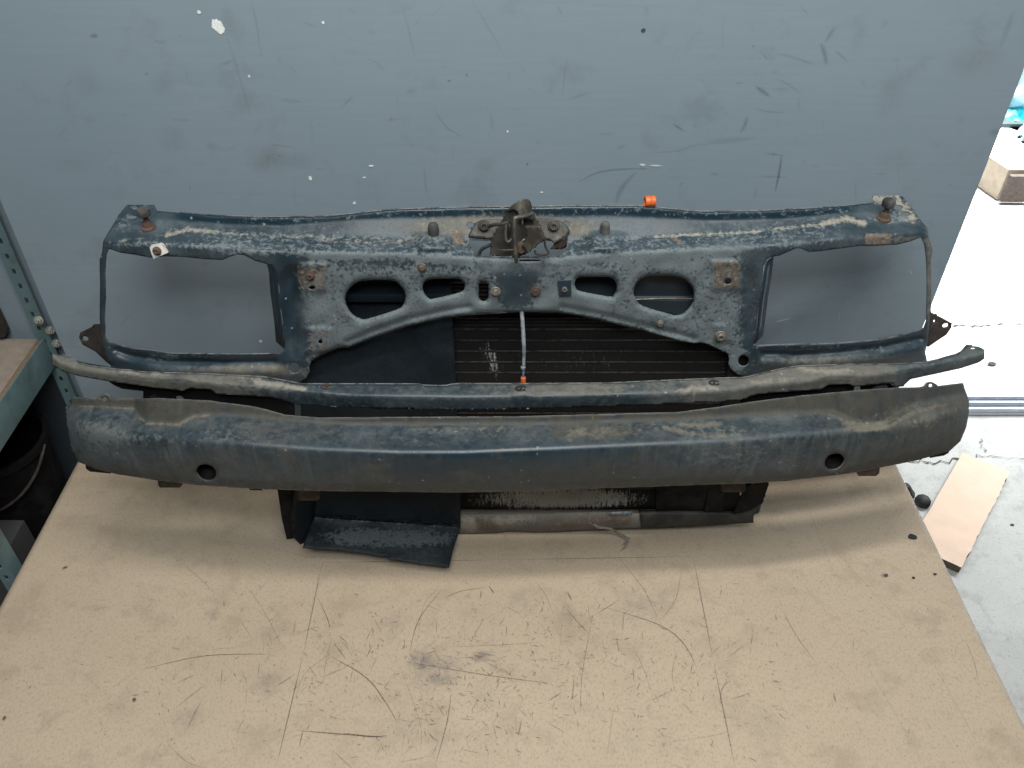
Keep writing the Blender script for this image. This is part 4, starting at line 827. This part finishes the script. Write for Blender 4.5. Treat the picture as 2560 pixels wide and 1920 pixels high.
# shroud plate left of the core, its top ledge and bent lower lip
sh_f = dict(film=lambda x, y: .08+0*x, ox=blobs([(960, 1365, 170, 34, .42), (1060, 735, 120, 6, .5)]), dirt=blobs([(950, 1350, 180, 60, .3)]), cream=strokes([([(786, 1294), (960, 1304), (1150, 1318)], 2.5, .6)]))
shroud = sheet('air_shroud', [(742, 690), (1128, 690), (1131, 790), (1140, 961), (1152, 1226), (1151, 1318), (786, 1294), (760, 1294)], [], lambda x, y: 0.994 + tilt(y) + 0*x, 12, M['shroud'], root, .003, sh_f)
def ylip(x, y):
    u = np.clip((y - (1293 + (x-786)*.066))/90, 0, 1.2); return .991 - .074*u
sheet('shroud_lip', [(786, 1294), (1151, 1318), (1133, 1374), (1123, 1417), (1060, 1409), (1000, 1400), (972, 1396), (968, 1390), (938, 1388), (928, 1384), (850, 1374), (757, 1368), (770, 1330)], [], ylip, 6, M['shroud'], shroud, .003,
      dict(film=lambda x, y: .35+0*x, ox=blobs([(960, 1345, 180, 30, .62), (1080, 1350, 80, 26, .2), (880, 1335, 80, 20, .2)]), cream=strokes([([(786, 1295), (960, 1305), (1150, 1319)], 3, .5)])))
sheet('shroud_side', [(742, 1200), (790, 1200), (786, 1294), (757, 1368), (735, 1345), (728, 1300)], [], lambda x, y: .965 + (x-728)*.00045, 10, M['shroud'], shroud, .003)
sheet('side_frame', [(690, 1200), (735, 1200), (735, 1345), (717, 1348), (705, 1300)], [], lambda x, y: .985 + 0*x, 10, M['black'], root, .012)
b = bmesh.new(); pa = at_y(742, 737, 1.045); pb = at_y(1131, 735, 1.045)
add_box(b, (pa.x, 1.034, pa.z-.006), (pb.x, 1.046, pa.z+.006), .002); from_bm(b, 'shroud_ledge', M['shroud'], shroud)
sheet('upper_cowl', [(1395, 670), (1775, 670), (1775, 752), (1745, 800), (1590, 770), (1400, 745)], [], lambda x, y: 1.044 + .010*(y < 747 + 0*x), 6, simple('dark_grey_cowl', (0.03, 0.042, 0.05), .45, 0, .3, 20, .1), root, .003)
b = bmesh.new(); add_tube(b, [at_y(1590, 749, 1.043), at_y(1660, 746, 1.043), at_y(1745, 747, 1.043)], .0011, 6, 2); from_bm(b, 'cowl_seam', M['bolt'], root)
tab([(743, 1222), (799, 1222), (799, 1246), (794, 1252), (750, 1252), (744, 1247)], .955, M['darkrust'], 'mounting_tab', .003, root)
tab([(1802, 1202), (1864, 1198), (1864, 1226), (1858, 1231), (1808, 1231), (1803, 1226)], .965, M['darkrust'], 'mounting_tab', .003, root)
def yrail(x, y):
    c = 1308 - (x-1400)*.012; return .992 + .010*((y-c)/28)**2
rail = sheet('lower_rail', [(1148, 1285), (1200, 1282), (1340, 1282), (1504, 1279), (1600, 1283), (1602, 1320), (1453, 1326), (1400, 1330), (1336, 1331), (1273, 1328), (1240, 1333), (1200, 1335), (1147, 1339)], [], yrail, 5, M['rail'], root, .012,
             dict(film=lambda x, y: .4+0*x, ox=blobs([(1280, 1300, 100, 20, .5), (1180, 1310, 40, 24, .2), (1400, 1300, 60, 20, .15)]), dirt=blobs([(1420, 1310, 120, 26, .45)]), rust=blobs([(1215, 1315, 34, 20, .8), (1195, 1295, 14, 12, .6), (1300, 1322, 70, 12, .55), (1480, 1300, 90, 26, .7), (1560, 1300, 40, 24, .5), (1400, 1318, 50, 12, .5)]), cream=blobs([(1175, 1312, 30, 24, .9), (1290, 1298, 50, 14, .5), (1240, 1310, 40, 16, .5)])))
sheet('lower_duct', [(1600, 1283), (1700, 1280), (1833, 1283), (1880, 1262), (1905, 1250), (1900, 1268), (1884, 1290), (1884, 1307), (1700, 1318), (1602, 1321)], [], lambda x, y: .990 + .008*((y-1300)/25)**2 + 0*x, 6, simple('grimy_rail', (0.036, 0.037, 0.032), 0.7, 0, .5, 60, .3, (0.012, 0.012, 0.011)), root, .02)
sheet('label_strip', [(1520, 1281), (1582, 1279), (1580, 1287), (1522, 1289)], [], lambda x, y: .985 + 0*x, 8, M['cable'], rail, .001)
sheet('duct_flap', [(1865, 1212), (1918, 1204), (1922, 1212), (1905, 1260), (1868, 1278), (1834, 1284), (1846, 1252)], [], lambda x, y: .975 - (x-1870)*.00015, 6, M['black'], root, .003)
sheet('duct_wall', [(1640, 1190), (1850, 1190), (1850, 1284), (1640, 1284)], [], lambda x, y: 1.004 + 0*x, 12, M['black'], root, .003)

# ---- frayed thread hanging from the rail onto the table
b = bmesh.new()
base = [(1484, 1311), (1500, 1318), (1530, 1323), (1556, 1335), (1568, 1350), (1560, 1372)]
for j in range(7):
    pts = []
    for i, (x, y) in enumerate(base):
        s = 2 + 3.5*(i/5); x += random.gauss(0, s); y += random.gauss(0, s*.7)
        pts.append(at_y(x, y, .972) if i < 3 else at_z(x, max(y, 1340), .002+.004*(5-i)))
    add_tube(b, pts, .0006, 5, 4)
tag(from_bm(b, 'frayed_thread', M['thread']), 'frayed pale thread trailing from the radiator rail onto the table', 'thread')

# ================================================================== SHELF AT THE LEFT
sx, sy = -0.862, YS - 0.004
shelf = empty('shelf_rack', (-1.1, 1.1, FZ)); tag(shelf, 'teal slotted angle shelf rack with chipboard shelf left of the wall', 'shelf')
def post(y_face, x1, flip):
    bm = bmesh.new()
    # front flange with a column of slots, built as a plate with real holes
    wd, pit = .024, .05; z0, z1 = FZ+.001, 1.6
    holes_z = np.arange(z0+.03, z1-.02, .031)
    def plate(hx0, hx1):
        zs = [z0] + [v for h in holes_z for v in (h-.006, h+.006)] + [z1]
        for i in range(len(zs)-1):
            a, b_ = zs[i], zs[i+1]
            if i % 2 == 0: add_box(bm, (x1-wd, y_face-.0025, a), (x1, y_face, b_))
            else:
                add_box(bm, (x1-wd, y_face-.0025, a), (hx0, y_face, b_)); add_box(bm, (hx1, y_face-.0025, a), (x1, y_face, b_))
    plate(x1-wd+.0090, x1-wd+.0155)
    add_box(bm, (x1, y_face-.0025 - .0, z0), (x1+.0025, y_face-.0025+.028 if flip else y_face, z1))
    return from_bm(bm, 'post', M['steel'], shelf, False)
post(sy-.012, sx+.003, False)
fp = post(.925, sx-.002, True)
bm = bmesh.new(); add_box(bm, (-1.55, .93, .205), (sx-.018, sy-.016, .2300), .001); from_bm(bm, 'shelf_board', M['ply'], shelf)
bm = bmesh.new(); add_box(bm, (sx-.0178, .93, .208), (sx-.0095, sy-.02, .2295), .001); from_bm(bm, 'board_edge', M['plyedge'], shelf)
bm = bmesh.new(); add_box(bm, (sx-.009, .90, .166), (sx-.006, sy-.016, .2315), .0008); add_box(bm, (sx-.05, .90, .163), (sx-.009, sy-.016, .1659), .0006); from_bm(bm, 'rail', M['steel'], shelf)
def sbolt(x, y, Y, ax):
    b = bmesh.new(); add_lathe(b, [(.0085, 0), (.0085, .0015), (.0055, .002), (.0055, .007), (.003, .0075), (.003, .012), (0, .012)], at_y(x, y, Y), ax, 12); from_bm(b, 'bolt', M['zinc'], shelf)
sbolt(125, 825, sy-.0148, (0.3, -1, .2)); sbolt(142, 858, sy-.0148, (0.3, -1, .2)); sbolt(97, 801, sy-.03, (.2, -1, .4))
bm = bmesh.new(); add_box(bm, (-.985, YS-.03, .24), (-.935, YS-.004, 1.5), .002)
tag(from_bm(bm, 'dark_backing', M['darkrust']), 'dark brown upright strip standing at the back of the shelf rack', 'board')

bm = bmesh.new(); add_box(bm, (-1.6, YS-.010, FZ+.002), (-.890, YS-.003, .155), .002); tag(from_bm(bm, 'dark_backing', simple('under_shelf_shade', (.022, .03, .04), .7)), 'dark blue sheet added as shade at the back of the rack below the shelf', 'board')  # added dark sheet, its colour stands for the shade below the shelf
# things under the shelf
def bucket(loc):
    r = empty('bucket', loc); tag(r, 'black round bucket on the dark lower shelf of the rack', 'bucket')
    b = bmesh.new(); L = Vector(loc)
    add_lathe(b, [(0, 0), (.082, 0), (.086, .01), (.098, .23), (.104, .235), (.104, .25), (.095, .25), (.093, .23), (.081, .015), (0, .012)], L, seg=40); from_bm(b, 'body', M['black'], r)
    b = bmesh.new(); add_tube(b, [L + Vector((.104*math.cos(a), -.104*math.sin(a)*1.05, .24 - .08*abs(math.sin(a)))) for a in np.linspace(0, math.pi, 9)], .003, 8, 3); from_bm(b, 'handle', M['darkrust'], r)
bucket((-1.0, 1.19, -.199))
bm = bmesh.new(); add_box(bm, (-1.5, .93, -.225), (sx-.02, sy-.016, -.2000), .001); from_bm(bm, 'shelf_board', M['ply'], shelf)
bm = bmesh.new(); add_box(bm, (-1.12, .955, -.1995), (-.905, 1.06, -.03), .004); tag(from_bm(bm, 'storage_box', M['greybox']), 'dark grey box on the lower shelf in front of the bucket', 'box')

# ================================================================== RIGHT SIDE: FLOOR, DOOR TRACK, YARD
tr = empty('door_track', (1.7, 2.24, FZ)); tag(tr, 'pale aluminium sliding door track across the concrete floor', 'door track')
b = bmesh.new(); add_box(b, (.5, 2.195, FZ+.001), (5, 2.32, FZ+.012), .002); from_bm(b, 'sill', M['alu'], tr)
for y0, y1, h in ((2.198, 2.206, .030), (2.232, 2.240, .030), (2.266, 2.274, .028)):
    b = bmesh.new(); add_box(b, (.5, y0, FZ+.0125), (5, y1, FZ+h), .001); from_bm(b, 'guide_rib', M['alu'], tr)
# crack line in the floor, stains
def card():
    A, B, C = (at_z(x, y, FZ+.03) for x, y in ((2407, 1131), (2526, 1179), (2404, 1419)))
    D = A + (C - B); bm = bmesh.new()
    rough = lambda P, Q, n, s: [P.lerp(Q, i/n) + Vector((random.gauss(0, s), random.gauss(0, s), 0)) for i in range(n)]
    loop = rough(A, B, 6, .0008) + rough(B, C, 30, .0011) + rough(C, D, 6, .0006) + rough(D, A, 8, .0006)
    vs = [bm.verts.new(v) for v in loop]; f = bm.faces.new(vs)
    r = bmesh.ops.extrude_face_region(bm, geom=[f]); bmesh.ops.translate(bm, verts=[g for g in r['geom'] if isinstance(g, bmesh.types.BMVert)], vec=(0, 0, -.024))
    bmesh.ops.recalc_face_normals(bm, faces=bm.faces[:])
    o = from_bm(bm, 'cardboard_sheet', [M['card'], M['cardedge']], None, False)
    for p in o.data.polygons: p.material_index = 0 if abs(p.normal.z) > .8 else 1
    tag(o, 'light brown cardboard rectangle lying on the concrete floor beside the table', 'cardboard')
card()
b = bmesh.new(); p = at_z(2302, 1262, FZ)
add_lathe(b, [(0, .034), (.012, .032), (.021, .024), (.024, .012), (.021, 0), (0, 0)], p, (0.3, .3, 1), 18); add_lathe(b, [(0, .045), (.014, .043), (.02, .02), (.026, 0), (0, 0)], p + Vector((-.03, .04, 0)), (-.4, .1, 1), 8)
tag(from_bm(b, 'rubber_plug', M['rubber']), 'small black rubber plug on the floor by the right table edge', 'rubber plug')
def chip(x, y, s, z, label, mat='rubber'):
    b = bmesh.new(); p = at_z(x, y, z); n = 7
    top_ = [b.verts.new(p + Vector((s*random.uniform(.7, 1.1)*math.cos(2*math.pi*k/n), s*.7*random.uniform(.7, 1.1)*math.sin(2*math.pi*k/n), .0022 + random.uniform(0, .001)))) for k in range(n)]
    f = b.faces.new(top_); r = bmesh.ops.extrude_face_region(b, geom=[f]); bmesh.ops.translate(b, verts=[g for g in r['geom'] if isinstance(g, bmesh.types.BMVert)], vec=(0, 0, -.0018))
    return tag(from_bm(b, 'paint_chip', M[mat], None, False), label, 'paint chip', 'dark chips lying on the table and floor')
chip(2281, 1343, .0085, 0, 'largest dark flake lying near the right edge of the table')
chip(2283, 1446, .0028, 0, 'small dark flake on the table in front of the largest flake')
chip(2337, 1437, .003, 0, 'small dark flake nearest the right table edge')
chip(2214, 1440, .0045, 0, 'brownish crumb on the table left of the small dark flakes', 'darkrust')
chip(2530, 1313, .007, FZ, 'dark pebble on the floor right of the cardboard')
chip(2480, 910, .018, FZ, 'dark flake on the bright yard beyond the door track', 'greyrub')

# floor cracks: thin grooves of dark grit lying in the floor
b = bmesh.new()
def crack(pts, w, z):
    P = crom([at_z(x, y, z) for x, y in pts], 6); P = [q + Vector((random.gauss(0, .004), random.gauss(0, .004), 0)) for q in P]
    prev = None
    for i, q in enumerate(P):
        d = (P[min(i+1, len(P)-1)] - P[max(i-1, 0)]).normalized(); s = Vector((-d.y, d.x, 0))*w*random.uniform(.3, 1)
        cur = (b.verts.new(q+s+Vector((0, 0, .004))), b.verts.new(q-s+Vector((0, 0, .004))))
        if prev: b.faces.new((prev[0], prev[1], cur[1], cur[0]))
        prev = cur
crack([(2230, 1158), (2290, 1154), (2340, 1158), (2396, 1150)], .0035, FZ); crack([(2450, 1098), (2455, 1118), (2468, 1135)], .002, FZ); crack([(2440, 1142), (2475, 1143), (2560, 1150)], .0015, FZ)
crack([(2380, 814), (2440, 816), (2500, 812), (2600, 814)], .004, FZ-.004); 
tag(from_bm(b, 'floor_cracks', simple('crack_grit', (.07, .065, .06), .9), None, False), kind='structure')

# timber block, bags in the yard
tw = empty('timber_block', at_z(2500, 470, FZ)); tag(tw, 'pale timber block with a dark sawn end lying in the bright yard', 'timber')
b = bmesh.new(); Zt = FZ+.16
q = [at_z(2470, 372, Zt), at_z(2527, 371, Zt), at_z(2640, 440, Zt), at_z(2530, 425, Zt)]
qa = [at_z(2485, 371, Zt), at_z(2527, 371, Zt), at_z(2600, 405, Zt), at_z(2600, 425, Zt), at_z(2522, 424, Zt)]
vs = [b.verts.new(v) for v in [at_z(2440, 371, Zt)] + qa[1:]]; f = b.faces.new(vs); r = bmesh.ops.extrude_face_region(b, geom=[f]); bmesh.ops.translate(b, verts=[g for g in r['geom'] if isinstance(g, bmesh.types.BMVert)], vec=(0, 0, -.158))
from_bm(b, 'block', M['wood'], tw, False)
b = bmesh.new(); pA = at_z(2524, 428, Zt); add_box(b, (pA.x, pA.y-.03, FZ+.012), (pA.x+.4, pA.y-.004, Zt-.012), .004); from_bm(b, 'sawn_end', M['woodend'], tw)
def bag(name, px, py, Y, rx, ry, rz, mat, label):
    b = bmesh.new(); bmesh.ops.create_icosphere(b, subdivisions=4, radius=1)
    c = at_y(px, py, Y); ph = [random.uniform(0, 6) for _ in range(6)]
    for v in b.verts:
        n = v.co; k = 1 + .12*math.sin(5*n.x+ph[0]+3*n.z) + .09*math.sin(9*n.y+ph[1]+5*n.z) + .06*math.sin(13*n.z+ph[2]+8*n.x) + .05*math.sin(17*n.x+ph[3])
        v.co = Vector((n.x*rx*k, n.y*ry*k, n.z*rz*k)) + c
        v.co.z = max(v.co.z, FZ + .002)
    tag(from_bm(b, name, mat), label, 'plastic bag')
bag('plastic_bag', 2540, 322, 4.75, .17, .15, .14, M['cyan'], 'turquoise plastic bag on the ground behind the timber block')
bag('plastic_bag', 2590, 250, 4.85, .22, .18, .30, M['palebag'], 'tall pale blue plastic bag behind the turquoise one')
bag('plastic_bag', 2585, 355, 4.45, .09, .09, .12, M['palebag'], 'small pale blue plastic bag right of the timber block')
b = bmesh.new(); pA = at_z(2470, 372, FZ); add_box(b, (pA.x-.2, 4.62, FZ-.002), (pA.x+1.5, 5.3, FZ+.02), .002); tag(from_bm(b, 'ground_sheet', M['greenish']), 'dark green sheet on the ground under the plastic bags', 'sheet')
